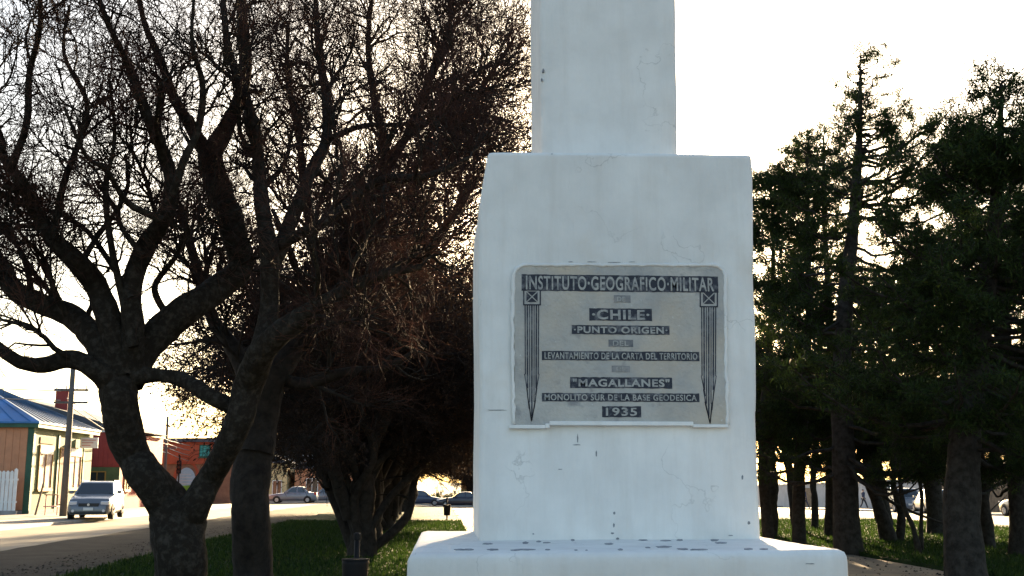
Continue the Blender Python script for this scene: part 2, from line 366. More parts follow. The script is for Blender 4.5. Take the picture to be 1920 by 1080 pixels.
# base skirting fillet between block and plinth top
# chipped patches of bare mortar where the lime wash has flaked off
from mathutils.bvhtree import BVHTree
def bvh(o):
    return BVHTree.FromPolygons([v.co.copy() for v in o.data.vertices], [tuple(p.vertices) for p in o.data.polygons])
trees_ = [bvh(o) for o in (plinth, block)]
def patch(px, py, wpx, hpx, plane, off=.0):
    """irregular thin flake lying on the rendered surface"""
    n = 16; pts = []; eye = Vector((0, 0, EYE)); ph = random.random() * 9
    for i in range(n):
        a = 2 * math.pi * i / n; r_ = .8 + .16 * math.sin(a * 3 + ph) * math.cos(a * 2 + ph * 2) + random.uniform(-.12, .12)
        d = ray(px + math.cos(a) * wpx * r_ / 2, py + math.sin(a) * hpx * .8 * r_ / 2).normalized(); best = None
        for t_ in trees_:
            hh = t_.ray_cast(eye, d)
            if hh[0] is not None and (best is None or hh[3] < best[3]): best = hh
        if best is None: return None
        pts.append(best[0] + best[1] * .0012)
    m_ = sum((p.y for p in pts)) / n
    if max(p.y for p in pts) - min(p.y for p in pts) > .25: return None
    return pts
chips = [(1010, 1016, 12, 4, 't'), (1074, 1013, 9, 6, 't'), (1158, 1010, 7, 7, 'f'), (1151, 985, 4, 12, 'f'), (1205, 1013, 22, 3, 't'), (1249, 1014, 24, 3, 't'), (1275, 1013, 14, 4, 't'),
         (1340, 1013, 20, 7, 't'), (1352, 1018, 30, 4, 't'), (915, 1020, 24, 4, 't'), (985, 1018, 14, 6, 't'), (1025, 1018, 16, 3, 't'), (1142, 1020, 20, 5, 't'), (865, 1031, 30, 4, 't'), (880, 1031, 22, 5, 't'),
         (925, 1031, 26, 5, 't'), (965, 1032, 22, 3, 't'), (985, 1031, 46, 4, 't'), (1027, 1031, 12, 3, 't'), (1080, 1032, 8, 3, 't'), (1100, 1032, 5, 2, 't'), (1163, 1031, 12, 5, 't'),
         (1245, 1026, 34, 5, 't'), (1280, 1030, 26, 5, 't'), (1312, 1031, 40, 4, 't'), (1402, 1030, 22, 5, 't'), (1432, 1030, 18, 4, 't'), (1215, 1027, 12, 3, 't'),
         (1083, 822, 3, 24, 'f'), (1081, 834, 18, 3, 'f'), (930, 769, 44, 2.5, 'f'), (1118, 850, 3, 18, 'f'), (1152, 962, 5, 8, 'f'),
         (1148, 1000, 8, 5, 'f'), (1152, 492, 30, 2.2, 'f'), (1110, 491, 22, 2, 'f'), (1070, 491, 12, 2, 'f'), (1185, 491, 14, 1.6, 'f'), (915, 288, 6, 4, 'f'), (1035, 289, 4, 2, 'f'), (1392, 895, 4, 14, 'f'),
         (1518, 1057, 22, 3, 'p'), (1404, 980, 6, 10, 'f'), (1050, 880, 10, 2, 'f'), (1370, 1004, 12, 3, 'f'), (1000, 1001, 5, 4, 'f')]
for ci, ch in enumerate(chips):
    pts = patch(*ch)
    if pts is None: continue
    mb = MB(); n = len(pts)
    nrm = Vector((0, 0, .0004)) if ch[4] == 't' else Vector((0, -.0004, 0))
    mb.add([p + nrm for p in pts] + [p - nrm * 6 for p in pts], [tuple(range(n)), tuple(range(2 * n - 1, n - 1, -1))] + [(i, i + n, (i + 1) % n + n, (i + 1) % n) for i in range(n)])
    pc(mb.build('paint_chip', M['chip']))
# small corroded spots on the shaft edge
for (px, py, a, b_) in ((1018, 133, 3, 5), (1016, 150, 2, 4)):
    pts = [at(px + math.cos(i) * a * random.uniform(.4, 1), py + math.sin(i) * b_ * random.uniform(.4, 1), YS) - Vector((0, .0055, 0)) for i in np.linspace(0, 5.6, 9)]
    mb = MB(); n = len(pts); mb.add(pts + [p + Vector((0, .01, 0)) for p in pts], [tuple(range(n)), tuple(range(2 * n - 1, n - 1, -1))] + [(i, i + n, (i + 1) % n + n, (i + 1) % n) for i in range(n)])
    pc(mb.build('paint_chip', M['chip']))

# ---- plaque
YQ = YF - .012      # plaque face
def fx(px, py, y=YQ): p = at(px, py, y); return (p.x, p.z)
def rounded(x0, x1, y0, y1, r, n=7):
    pts = []
    for cx, cy, a0 in ((x0 + r, y0 + r, 180), (x1 - r, y0 + r, 270)):
        for i in range(n + 1):
            a = R(a0 + 90 * i / n); pts.append((cx + math.cos(a) * r, cy + math.sin(a) * r))
    pts += [(x1 + 1, (y0 + y1) / 2), (x1 + 1, y1 - 90), (x1 + 3, y1 - 82), (x1 + 4, y1), (x0 + 3, y1), (x0 + 2, (y0 + y1) / 2)]
    return pts
outline = rounded(962, 1360, 497, 797, 24)
mb = MB(); mb.prism([fx(*p) for p in outline], YQ, YF + .02)
plaque = pc(mb.build('plaque', M['marble'], bevel=.004))
def pq(mb, name, m, bevel=0, label=None):
    o = mb.build(name, m, bevel=bevel); o.parent = plaque
    if label: o['label'] = label
    return o
# rim of lime wash lapping round the slab
rim = [Vector((fx(*p)[0], YQ + .001, fx(*p)[1])) for p in outline[:-3]] + [Vector((fx(965, 797)[0], YQ + .001, fx(965, 797)[1]))]
rim = [Vector((fx(963, 795)[0], YQ + .001, fx(963, 795)[1])), Vector((fx(961, 650)[0], YQ + .001, fx(961, 650)[1]))] + [Vector((fx(p[0], p[1])[0], YQ + .001, fx(p[0], p[1])[1])) for p in outline[:-2]]
fine = []
for a, b_ in zip(rim[:-1], rim[1:]):
    n = max(1, int((b_ - a).length / .02))
    fine += [a.lerp(b_, i / n) for i in range(n)]
fine.append(rim[-1])
mb = MB(); mb.tube([p + Vector((random.gauss(0, .0012), 0, random.gauss(0, .0012))) for p in fine], [.0062 + random.uniform(-.0015, .0025) for _ in fine], 7)
pq(mb, 'mortar_rim', M['white']).data.polygons.foreach_set('use_smooth', [True] * 0 or np.ones(len(bpy.data.objects['mortar_rim'].data.polygons), bool))
mb = MB()
for (x0, x1, y0, y1, th) in ((954, 1022, 797, 803.5, .016), (1022, 1030, 794.5, 803, .018), (1030, 1298, 791, 797.5, .020), (1298, 1364, 796, 801.5, .014)):
    a = fx(x0, y1); b_ = fx(x1, y0); mb.box(a[0], b_[0], YQ - th, YF + .01, a[1], b_[1])
pq(mb, 'ledge', M['white'], .0022)
def band(x0, x1, y0, y1, m=M['inlay'], jag=True):
    a = fx(x0, y1); b_ = fx(x1, y0); n = max(4, int((x1 - x0) / 6)); top = []; bot = []
    for i in range(n + 1):
        x = a[0] + (b_[0] - a[0]) * i / n; top.append((x, b_[1] + random.gauss(0, .0006))); bot.append((x, a[1] + random.gauss(0, .0006)))
    mb = MB(); mb.prism(bot + top[::-1], YQ - .0012, YQ + .004); return pq(mb, 'inlay_band', m)
def text(body, x0, x1, y0, y1, m=M['letter'], name='lettering', off=.018, wear=.0):
    cu = bpy.data.curves.new('t', 'FONT'); cu.body = body; cu.size = 1; cu.offset = off; cu.extrude = .05; cu.space_character = 1.12; cu.resolution_u = 4
    o = bpy.data.objects.new('t', cu); C.objects.link(o); dg = bpy.context.evaluated_depsgraph_get(); dg.update()
    me = bpy.data.meshes.new_from_object(o.evaluated_get(dg)); bpy.data.objects.remove(o)
    n = len(me.vertices); co = np.zeros(n * 3); me.vertices.foreach_get('co', co); co = co.reshape(-1, 3)
    a = fx(x0, y1); b_ = fx(x1, y0)
    u = (co[:, 0] - co[:, 0].min()) / np.ptp(co[:, 0]); v = (co[:, 1] - co[:, 1].min()) / np.ptp(co[:, 1]); t = (co[:, 2] > 0)
    out = np.stack([a[0] + u * (b_[0] - a[0]), np.where(t, YQ - .0032, YQ + .002), a[1] + v * (b_[1] - a[1])], 1)
    out[:, 0] += rng.normal(0, .0002, n); out[:, 2] += rng.normal(0, .00025, n)
    me.vertices.foreach_set('co', out.ravel()); me.update(); me.name = name
    ob = link(name, me, m); ob.parent = plaque; return ob
band(978, 1346, 518.5, 545); text('INSTITUTO\u00b7GEOGRAFICO\u00b7MILITAR', 986, 1338, 521, 543)
band(1151, 1182, 554, 567, M['faint']); text('DE', 1157, 1172, 556.5, 565.5)
band(1105, 1222, 579, 601); text('\u00b7CHILE\u00b7', 1110, 1217, 581.5, 599, off=.03)
band(1072, 1255, 611, 626.5); text('\u00b7PUNTO ORIGEN\u00b7', 1076, 1251, 613.5, 624.5, off=.03)
band(1141, 1187, 637, 650, M['faint']); text('DEL', 1149, 1178, 639, 648.5)
band(1016, 1311, 660, 675); text('LEVANTAMIENTO DE LA CARTA DEL TERRITORIO', 1021, 1307, 662.5, 673)
band(1147, 1181, 686, 698, M['faint']); text('DE', 1156, 1172, 688, 696.5)
band(1069, 1260, 708, 727.5); text('"MAGALLANES"', 1074, 1255, 711, 724.8, off=.03)
band(1016, 1311, 738, 752.5); text('MONOLITO SUR DE LA BASE GEODESICA', 1021, 1306, 740.3, 750.6)
band(1129, 1202, 762, 782); text('1935', 1136, 1194, 764.5, 779.8, off=.02)
def strip(mb, p, q, wpx):
    a = Vector((p[0], p[1])); b_ = Vector((q[0], q[1])); d = (b_ - a).normalized(); n_ = Vector((-d.y, d.x)) * wpx / 2
    pts = [a + n_, b_ + n_, b_ - n_, a - n_]; mb.prism([fx(*p_) for p_ in pts], YQ - .0014, YQ + .003)
for sx, (x0, x1, y0, y1, xc, yb, ys_) in enumerate(((982, 1013, 541.5, 571.5, 996.5, 790, 708), (1313, 1345, 543.5, 575, 1331.5, 794, 711))):
    mb = MB()
    for a, b_ in (((x0, y0), (x1, y0)), ((x0, y1), (x1, y1)), ((x0, y0 - 1), (x0, y1 + 1)), ((x1, y0 - 1), (x1, y1 + 1))): strip(mb, a, b_, 2.4)
    pq(mb, 'ornament_frame', M['inlay'])
    mb = MB(); i0, i1, j0, j1 = x0 + 5, x1 - 5, y0 + 5, y1 - 5; cx, cy = (i0 + i1) / 2, (j0 + j1) / 2; g = 1.4
    for tri in (((i0 + g, j0), (i1 - g, j0), (cx, cy - g)), ((i0 + g, j1), (i1 - g, j1), (cx, cy + g)), ((i0, j0 + g), (i0, j1 - g), (cx - g, cy)), ((i1, j0 + g), (i1, j1 - g), (cx + g, cy))):
        mb.prism([fx(*p) for p in tri], YQ - .0014, YQ + .003)
    pq(mb, 'ornament_cross', M['inlay'])
    mb = MB(); L0, L1 = x0 + 2.5, x1 - 3
    for i in range(7):
        x = L0 + (L1 - L0) * i / 6; inward = (xc - x)
        e = ys_ + (3 - abs(i - 3)) * 26 - 6
        strip(mb, (x, y1), (x + inward * .05, e), 1.9 if i in (0, 6) else 2.6 if i % 2 else 1.6)
        if i != 3: strip(mb, (x + inward * .05 + (-1.5 if i < 3 else 1.5), e - 1), (x + inward * (.45 if abs(i - 3) > 1 else .85), e + (38 if abs(i - 3) > 1 else 34)), 1.7)
        else: strip(mb, (x, e), (xc, yb), 1.8)
    strip(mb, (L0 + 6, ys_ + 42), (xc, yb), 1.6); strip(mb, (L1 - 6, ys_ + 42), (xc, yb), 1.6)
    pq(mb, 'fluted_dagger', M['inlay'])

# ================================================================== TREES
def unit(a): return a / (np.linalg.norm(a, axis=-1, keepdims=True) + 1e-9)
def resample(P, Rr, K):
    """polyline (n,3) -> K points, Catmull-like smooth"""
    P = np.array(P, float); Rr = np.array(Rr, float); n = len(P); t = np.linspace(0, n - 1, K); i = np.clip(t.astype(int), 0, n - 2); f = (t - i)[:, None]
    p0 = P[np.clip(i - 1, 0, n - 1)]; p1 = P[i]; p2 = P[i + 1]; p3 = P[np.clip(i + 2, 0, n - 1)]
    out = .5 * ((2 * p1) + (-p0 + p2) * f + (2 * p0 - 5 * p1 + 4 * p2 - p3) * f ** 2 + (-p0 + 3 * p1 - 3 * p2 + p3) * f ** 3)
    return out, np.interp(t, np.arange(n), Rr)
def grow(P, Rr, n, length, K, ang=(30, 70), wander=.35, up=.1, rs=.6, rend=.25, tmin=.15, rmin=.003, w=None, out=0., center=None, rcap=None, flat=1.0, keep=None):
    """vectorised children of polylines P (N,K0,3)"""
    N, K0, _ = P.shape
    seg = np.linalg.norm(P[:, -1] - P[:, 0], axis=1); pw = seg if w is None else w
    idx = rng.choice(N, n, p=pw / pw.sum()); t = (tmin + (1 - tmin) * rng.random(n) ** .8) * (K0 - 1 - 1e-4); i = t.astype(int); f = (t - i)[:, None]
    pos = P[idx, i] * (1 - f) + P[idx, i + 1] * f; tan = unit(P[idx, i + 1] - P[idx, i]); pr = Rr[idx, i] * (1 - f[:, 0]) + Rr[idx, i + 1] * f[:, 0]
    perp = unit(unit(np.cross(tan, rng.normal(size=(n, 3)))) * np.array([1, 1, flat])); a = np.radians(rng.uniform(*ang, n))[:, None]
    d = unit(tan * np.cos(a) + perp * np.sin(a) + np.array([0, 0, up]))
    if out and center is not None: d = unit(d + out * unit(pos - center))
    L = rng.uniform(*length, n) * (1.15 - .45 * t / (K0 - 1)); st = (L / (K - 1))[:, None]
    Q = np.zeros((n, K, 3)); Q[:, 0] = pos
    for k in range(1, K):
        Q[:, k] = Q[:, k - 1] + d * st; d = unit(d + rng.normal(size=(n, 3)) * wander + np.array([0, 0, up]))
    r0 = np.maximum(pr * rs, rmin)
    if rcap: r0 = np.minimum(r0, rcap)
    rr = r0[:, None] * np.linspace(1, rend, K)[None] ; rr = np.maximum(rr, rmin * .6)
    if keep is not None:
        kk = keep(Q[:, 0]) > rng.random(n); Q, rr = Q[kk], rr[kk]
    return Q, rr
def mesh_of(name, sets):
    Vs, Qs, b = [], [], 0
    for P, Rr, S in sets:
        V, Q = tubes(P, Rr, S); Vs.append(V); Qs.append(Q + b); b += len(V)
    return np_mesh(name, np.concatenate(Vs), np.concatenate(Qs))
def leaf_mesh(name, P, n, size, flat=0, stretch=1.8, wid=.35):
    """small pointed quads scattered along polylines"""
    N, K, _ = P.shape; idx = rng.integers(0, N, n); t = rng.random(n) * (K - 1 - 1e-4); i = t.astype(int); f = (t - i)[:, None]
    pos = P[idx, i] * (1 - f) + P[idx, i + 1] * f + rng.normal(size=(n, 3)) * size * .5
    tan = unit(P[idx, i + 1] - P[idx, i] + rng.normal(size=(n, 3)) * .6); nrm = rng.normal(size=(n, 3)); nrm[:, 2] += flat
    side = unit(np.cross(tan, nrm)); s = (size * rng.uniform(.5, 1.25, n))[:, None]
    V = np.stack([pos, pos + tan * s * stretch * .5 + side * s * wid, pos + tan * s * stretch, pos + tan * s * stretch * .5 - side * s * wid], 1).reshape(-1, 3)
    return np_mesh(name, V, np.arange(4 * n).reshape(-1, 4))
def bumpy(P, Rr, S, amp=.12, seed=0.):
    """thick limb with burls: radius noise per vertex"""
    V, Q = tubes(P, Rr, S); N, K, _ = P.shape; C0 = np.repeat(P.reshape(-1, 3), S, 0); rad = np.repeat(Rr.ravel(), S)
    d = V - C0; nz = np.array([mnoise.noise(Vector(v) * 2.6 + Vector((seed, 0, 0))) + .6 * mnoise.noise(Vector(v) * 7.5) + .3 * mnoise.noise(Vector(v) * 19) for v in V])
    return C0 + d * (1 + amp * 1.6 * nz)[:, None], Q
def limb_tree(root_loc, limbs, D0, label, group, lv, twig_m, bark_m, leaves=0, leaf_size=.03, up=.06, z0=2.6, z1=4.2):
    """limbs: list of (points [(px,py,rpx)], dend[, dstart]) traced as 3-D lines that leave the trunk plane towards/away from the viewer"""
    t = empty('bare_tree', root_loc, 0, label, 'tree', group); inv = Matrix.Translation(root_loc).inverted()
    LP, LR = [], []
    for li, (pts, d0, d1) in enumerate(limbs):
        n = len(pts); P, rr = [], []
        for i, (px, py, r_) in enumerate(pts):
            D = D0 + d0 + (d1 - d0) * (i / (n - 1)) ** 1.2 + (.12 * math.sin(i * 2.1 + li) if i else 0); P.append(tuple(at(px, py, D))); rr.append(r_ * D / F)
        LP.append((P, rr if li == 0 else [q * (.94 if q > .16 else .66 + .28 * q / .16) for q in rr]))
    for li, (P, rr) in enumerate(LP):
        p, r_ = resample(P, rr, max(12, len(P) * 5)); V, Q = bumpy(p[None], r_[None], 16 if rr[0] > .1 else 9, .10, li * 3.)
        o = link('trunk' if li == 0 else 'limb', np_mesh('limb', V, Q), bark_m, t, True); o.matrix_parent_inverse = inv
    A = np.stack([resample(P, rr, 16)[0] for P, rr in LP]); B = np.stack([resample(P, rr, 16)[1] for P, rr in LP])
    A1, B1 = A[1:], B[1:]           # no shoots from the trunk
    kp = lambda p: np.clip((p[:, 2] - z0) / (z1 - z0), .02, 1)
    l1 = grow(A1, B1, lv[0], (.8, 2.0), 9, (25, 65), .22, up, .5, .3, .2, .012, rcap=.04, keep=kp)
    l1b = grow(A1, B1, lv[0] * 2, (.4, 1.1), 7, (30, 80), .3, up, .4, .3, .25, .009, rcap=.02, keep=kp)
    l2 = grow(l1[0], l1[1], lv[1], (.6, 1.4), 7, (25, 65), .28, up, .55, .35, .15, .007)
    l2b = grow(l1b[0], l1b[1], lv[1] // 2, (.35, .9), 6, (25, 65), .3, up, .55, .35, .15, .006)
    m2 = np.concatenate([resample_np(l2[0], 6), l2b[0]]), np.concatenate([l2[1][:, :6], l2b[1]])
    l3 = grow(*m2, int(lv[2] * 1.2), (.3, .8), 5, (20, 60), .32, up, .6, .5, .1, .0036)
    l4 = grow(*l3, int(lv[3] * 1.5), (.15, .5), 3, (20, 60), .3, up, .7, .6, .1, .0028)
    br = link('branches', mesh_of('branches', [(*l1, 6), (*l1b, 5), (*l2, 4), (*l2b, 4)]), bark_m, t, True); br.matrix_parent_inverse = inv
    cr = link('crown', mesh_of('crown', [(*l3, 3), (*l4, 3)]), twig_m, t); cr.matrix_parent_inverse = inv
    if leaves:
        lf = link('foliage', leaf_mesh('foliage', l4[0], leaves, leaf_size), M['leaf'], t); lf.matrix_parent_inverse = inv
    return t
def resample_np(P, K):
    N, K0, _ = P.shape; t = np.linspace(0, K0 - 1 - 1e-6, K); i = t.astype(int); f = (t - i)[None, :, None]
    return P[:, i] * (1 - f) + P[:, i + 1] * f
TG = 'gnarled bare trees in a row along the grass strip'
limbsA = [
 ([(338, 1190, 54), (337, 1120, 48), (338, 1045, 46), (335, 985, 48), (327, 958, 44)], 0, 0),
 ([(327, 968, 43), (306, 935, 38), (281, 900, 34), (253, 858, 34), (234, 802, 36), (224, 752, 36), (220, 712, 38)], 0, -.2),
 ([(218, 722, 30), (180, 692, 22), (132, 673, 19), (86, 684, 17), (40, 680, 15), (0, 655, 14), (-60, 600, 12), (-130, 520, 8)], -.2, -1.2),
 ([(216, 715, 34), (186, 645, 27), (140, 597, 24), (80, 570, 22), (30, 545, 20), (0, 500, 19), (-50, 430, 14), (-120, 340, 9)], -.2, .9),
 ([(226, 700, 32), (208, 610, 26), (180, 535, 23), (140, 487, 21), (100, 450, 19), (70, 400, 16), (45, 350, 15), (20, 315, 13), (0, 280, 11), (-30, 200, 8)], -.2, -1.6),
 ([(236, 712, 35), (265, 660, 34), (310, 612, 32), (355, 575, 29), (410, 540, 27), (450, 500, 26), (436, 425, 27), (408, 350, 26), (393, 285, 24)], -.2, .8),
 ([(395, 300, 20), (358, 238, 14), (325, 180, 12), (300, 110, 10), (270, 40, 8), (250, -60, 5)], .8, .1),
 ([(395, 292, 22), (425, 235, 18), (450, 185, 16), (460, 120, 15), (455, 40, 13), (450, -70, 8)], .8, 1.5),
 ([(248, 690, 26), (250, 620, 22), (246, 545, 21), (270, 470, 21), (305, 412, 19), (322, 362, 17), (312, 300, 15), (285, 240, 13), (262, 180, 12), (245, 130, 10), (215, 70, 8), (190, 10, 7), (170, -60, 5)], -.2, -2.2),
 ([(318, 380, 12), (345, 300, 10), (372, 240, 9), (380, 160, 8), (360, 80, 6), (365, -20, 4)], -1.4, -2.2),
 ([(346, 985, 36), (371, 938, 27), (396, 895, 25), (424, 842, 25), (449, 785, 28), (468, 720, 29), (490, 662, 28), (522, 626, 26), (562, 600, 23), (622, 560, 17), (700, 520, 12), (790, 500, 8)], 0, -2.0),
 ([(250, 705, 24), (300, 704, 15), (345, 714, 16), (390, 740, 17), (436, 765, 16), (452, 785, 14)], -.2, -.7),
 ([(492, 665, 24), (505, 570, 21), (505, 475, 20), (493, 400, 18), (486, 322, 16), (477, 240, 14), (460, 178, 12), (430, 100, 10), (420, 20, 8), (415, -70, 5)], -.9, -.3),
 ([(506, 510, 19), (540, 427, 17), (565, 370, 16), (586, 315, 14), (612, 262, 13), (612, 185, 12), (603, 130, 10), (595, 60, 8), (590, -50, 5)], -.7, 1.6),
 ([(506, 470, 14), (560, 440, 14), (608, 416, 13), (678, 361, 12), (724, 335, 11), (800, 330, 8), (880, 296, 5)], -.7, -2.0),
 ([(612, 262, 8), (680, 236, 7), (760, 232, 6), (830, 200, 5), (900, 150, 4)], .3, -.8),
 ([(20, 315, 10), (50, 230, 9), (55, 140, 8), (75, 50, 7), (70, -40, 5)], -1.4, -2.4),
 ([(100, 450, 10), (118, 350, 9), (150, 260, 8), (162, 190, 7), (120, 100, 5), (130, 10, 4)], -1.0, -.1),
 ([(305, 412, 10), (240, 380, 8), (200, 320, 7), (160, 290, 6), (120, 200, 4)], -1.2, -2.6),
 ([(150, 495, 9), (185, 440, 7), (215, 400, 6), (240, 350, 5), (235, 290, 4)], -.6, -.4),
 ([(246, 560, 9), (205, 490, 7), (160, 430, 6), (110, 400, 5), (60, 390, 4)], -.6, .6),
 ([(60, 565, 9), (50, 500, 7), (20, 440, 6), (-20, 400, 5)], .2, .6),
 ([(268, 480, 9), (230, 430, 7), (215, 390, 6), (180, 340, 5)], -.8, -.2),
 ([(125, 592, 9), (100, 540, 7), (85, 490, 6), (50, 450, 4)], -.2, -.9),
 ([(320, 600, 10), (290, 540, 8), (330, 480, 7), (350, 430, 5)], .2, -.6),
 ([(250, 650, 12), (225, 540, 9), (205, 440, 8), (198, 350, 7), (215, 260, 5), (205, 150, 4)], -.5, -1.8)]
def px_root(px, py): p = on(px, py); return p
limb_tree(Vector((X_at(338, 14), 14, 0)), limbsA, 14, 'big gnarled bare tree nearest on the left, trunk forked low in a wide V', TG, (115, 1150, 5800, 15500), M['twig'], M['bark'])
limbsB = [
 ([(476, 1150, 42), (474, 1060, 36), (471, 970, 35), (471, 900, 36), (480, 840, 34)], 0, 0),
 ([(479, 850, 34), (492, 780, 31), (512, 705, 29), (560, 640, 24), (600, 560, 20), (640, 470, 16), (690, 380, 14), (722, 300, 12), (705, 200, 10), (690, 90, 7), (700, -30, 5)], 0, 1.2),
 ([(486, 800, 24), (470, 730, 20), (440, 660, 17), (400, 600, 14), (380, 540, 12), (360, 470, 10), (340, 390, 8)], 0, 1.8),
 ([(560, 645, 18), (640, 600, 15), (720, 540, 13), (800, 470, 11), (850, 400, 8), (900, 330, 5)], .5, -1.0),
 ([(625, 510, 14), (700, 440, 12), (780, 350, 11), (850, 260, 9), (900, 170, 7), (960, 80, 5)], .8, 2.2),
 ([(700, 360, 12), (760, 260, 10), (800, 160, 9), (840, 60, 7), (850, -40, 5)], 1.0, .2),
 ([(600, 560, 14), (590, 460, 12), (570, 350, 10), (560, 250, 9), (540, 150, 7), (540, 40, 5)], .6, 2.0),
 ([(720, 300, 9), (800, 230, 8), (880, 210, 6), (960, 230, 4)], 1.1, -.6),
 ([(512, 705, 16), (570, 720, 14), (640, 700, 12), (720, 690, 10), (800, 650, 7)], .3, -1.2)]
limb_tree(Vector((X_at(475, 17), 17, 0)), limbsB, 17, 'bare tree with a straight dark trunk just behind the forked nearest tree', TG, (130, 1400, 8500, 22000), M['twig'], M['bark_dark'], 9000, .03)

# archetype of the dense row trees further down the strip
def row_arch(seed, label):
    global rng
    t = empty('bare_tree', (0, 0, 0), 0, label, 'tree', TG); old = rng; rng = np.random.default_rng(seed)
    LP = []
    ns = 9
    trunk = [(0, 0, -.3), (.05, 0, .3), (-.03, .04, .9), (.03, 0, 1.5), (.0, .0, 1.9)]; LP.append((trunk, [.42, .34, .30, .30, .26]))
    for s in range(ns):
        a = 2 * math.pi * s / ns + rng.normal() * .3; z0 = rng.uniform(.1, 1.6); lean = rng.uniform(.8, 3.4); h = rng.uniform(5.5, 9.3) - lean * .5
        r0 = rng.uniform(.10, .17); P = []; rr = []
        for k in range(7):
            f = k / 6; P.append((math.cos(a) * (.15 + lean * f ** .8) + rng.normal() * .14, math.sin(a) * (.15 + lean * f ** .8) + rng.normal() * .14, z0 + (h - z0) * f)); rr.append(r0 * (1 - .75 * f))
        LP.append((P, rr))
    for s in range(10):   # low spreading arms
        a = 2 * math.pi * s / 10 + rng.normal() * .3; z0 = rng.uniform(1.4, 3.5); r0 = .09; P = []; rr = []
        for k in range(6):
            f = k / 5; P.append((math.cos(a) * (.2 + 3.6 * f), math.sin(a) * (.2 + 3.6 * f) + rng.normal() * .1, z0 + 1.6 * math.sin(f * 2.4) + rng.normal() * .1)); rr.append(r0 * (1 - .75 * f))
        LP.append((P, rr))
    for li, (P, rr) in enumerate(LP):
        p, r_ = resample(P, rr, 24); V, Q = bumpy(p[None], r_[None], 10, .13, li * 3. + seed)
        link('trunk' if li == 0 else 'limb', np_mesh('limb', V, Q), M['bark_dark'], t, True)
    A = np.stack([resample(P, rr, 14)[0] for P, rr in LP[1:]]); B = np.stack([resample(P, rr, 14)[1] for P, rr in LP[1:]])
    l1 = grow(A, B, 200, (.8, 1.8), 8, (30, 75), .22, .03, .5, .3, .2, .012, rcap=.04)
    kz = lambda p: (p[:, 2] > 1.75 + .5 * rng.random(len(p))) * 1.0
    l2 = grow(*l1, 2800, (.6, 1.4), 6, (25, 70), .28, .0, .55, .35, .1, .008, keep=kz)
    l3 = grow(*l2, 10000, (.35, .9), 4, (20, 60), .3, -.04, .6, .5, .1, .006, keep=kz)
    l4 = grow(*l3, 22000, (.2, .5), 3, (20, 60), .3, -.05, .7, .6, .1, .005, keep=kz)
    link('branches', mesh_of('branches', [(*l1, 5), (*l2, 4)]), M['bark_dark'], t, True)
    link('crown', mesh_of('crown', [(*l3, 3), (*l4, 3)]), M['twig_dark'], t)
    link('foliage', leaf_mesh('foliage', l4[0], 60000, .055), M['leaf'], t)
    rng = old
    return t
ar1 = row_arch(3, ''); ar2 = row_arch(4, '')
rows = [(-1.75, 24.5, 0, 0.92, 'thick many-stemmed bare tree, third along the row, dark trunk spreading at the grass'),
        (-2.0, 31, 2.1, 1.2, 'dense dark tree just behind the third, broad many-stemmed tree of the row'),
        (-2.0, 37.5, 4.0, 1.3, 'fifth tree along the row, its crown merging into the dark mass left of the monument'),
        (-2.5, 44, 1.2, 1.1, 'sixth tree along the row on the grass strip, half hidden behind nearer trunks'),
        (-2.4, 52, 3.3, 1.05, 'seventh tree along the row on the grass strip, before the far litter bin'),
        (-2.6, 61, 5.1, 1.1, 'eighth tree along the row, second from the far end near the crossing road'),
        (-2.3, 71, .6, 1.1, 'last tree of the row, nearest to the parked hatchback at the crossing road')]
for i, (x, y, a, s, lab) in enumerate(rows):
    t = (ar1, ar2)[i % 2] if i < 2 else copy_tree((ar1, ar2)[i % 2])
    t.location = (x, y, gz(x, y)); t.rotation_euler.z = a; t.scale = (s, s, s * 1.02); t['label'] = lab

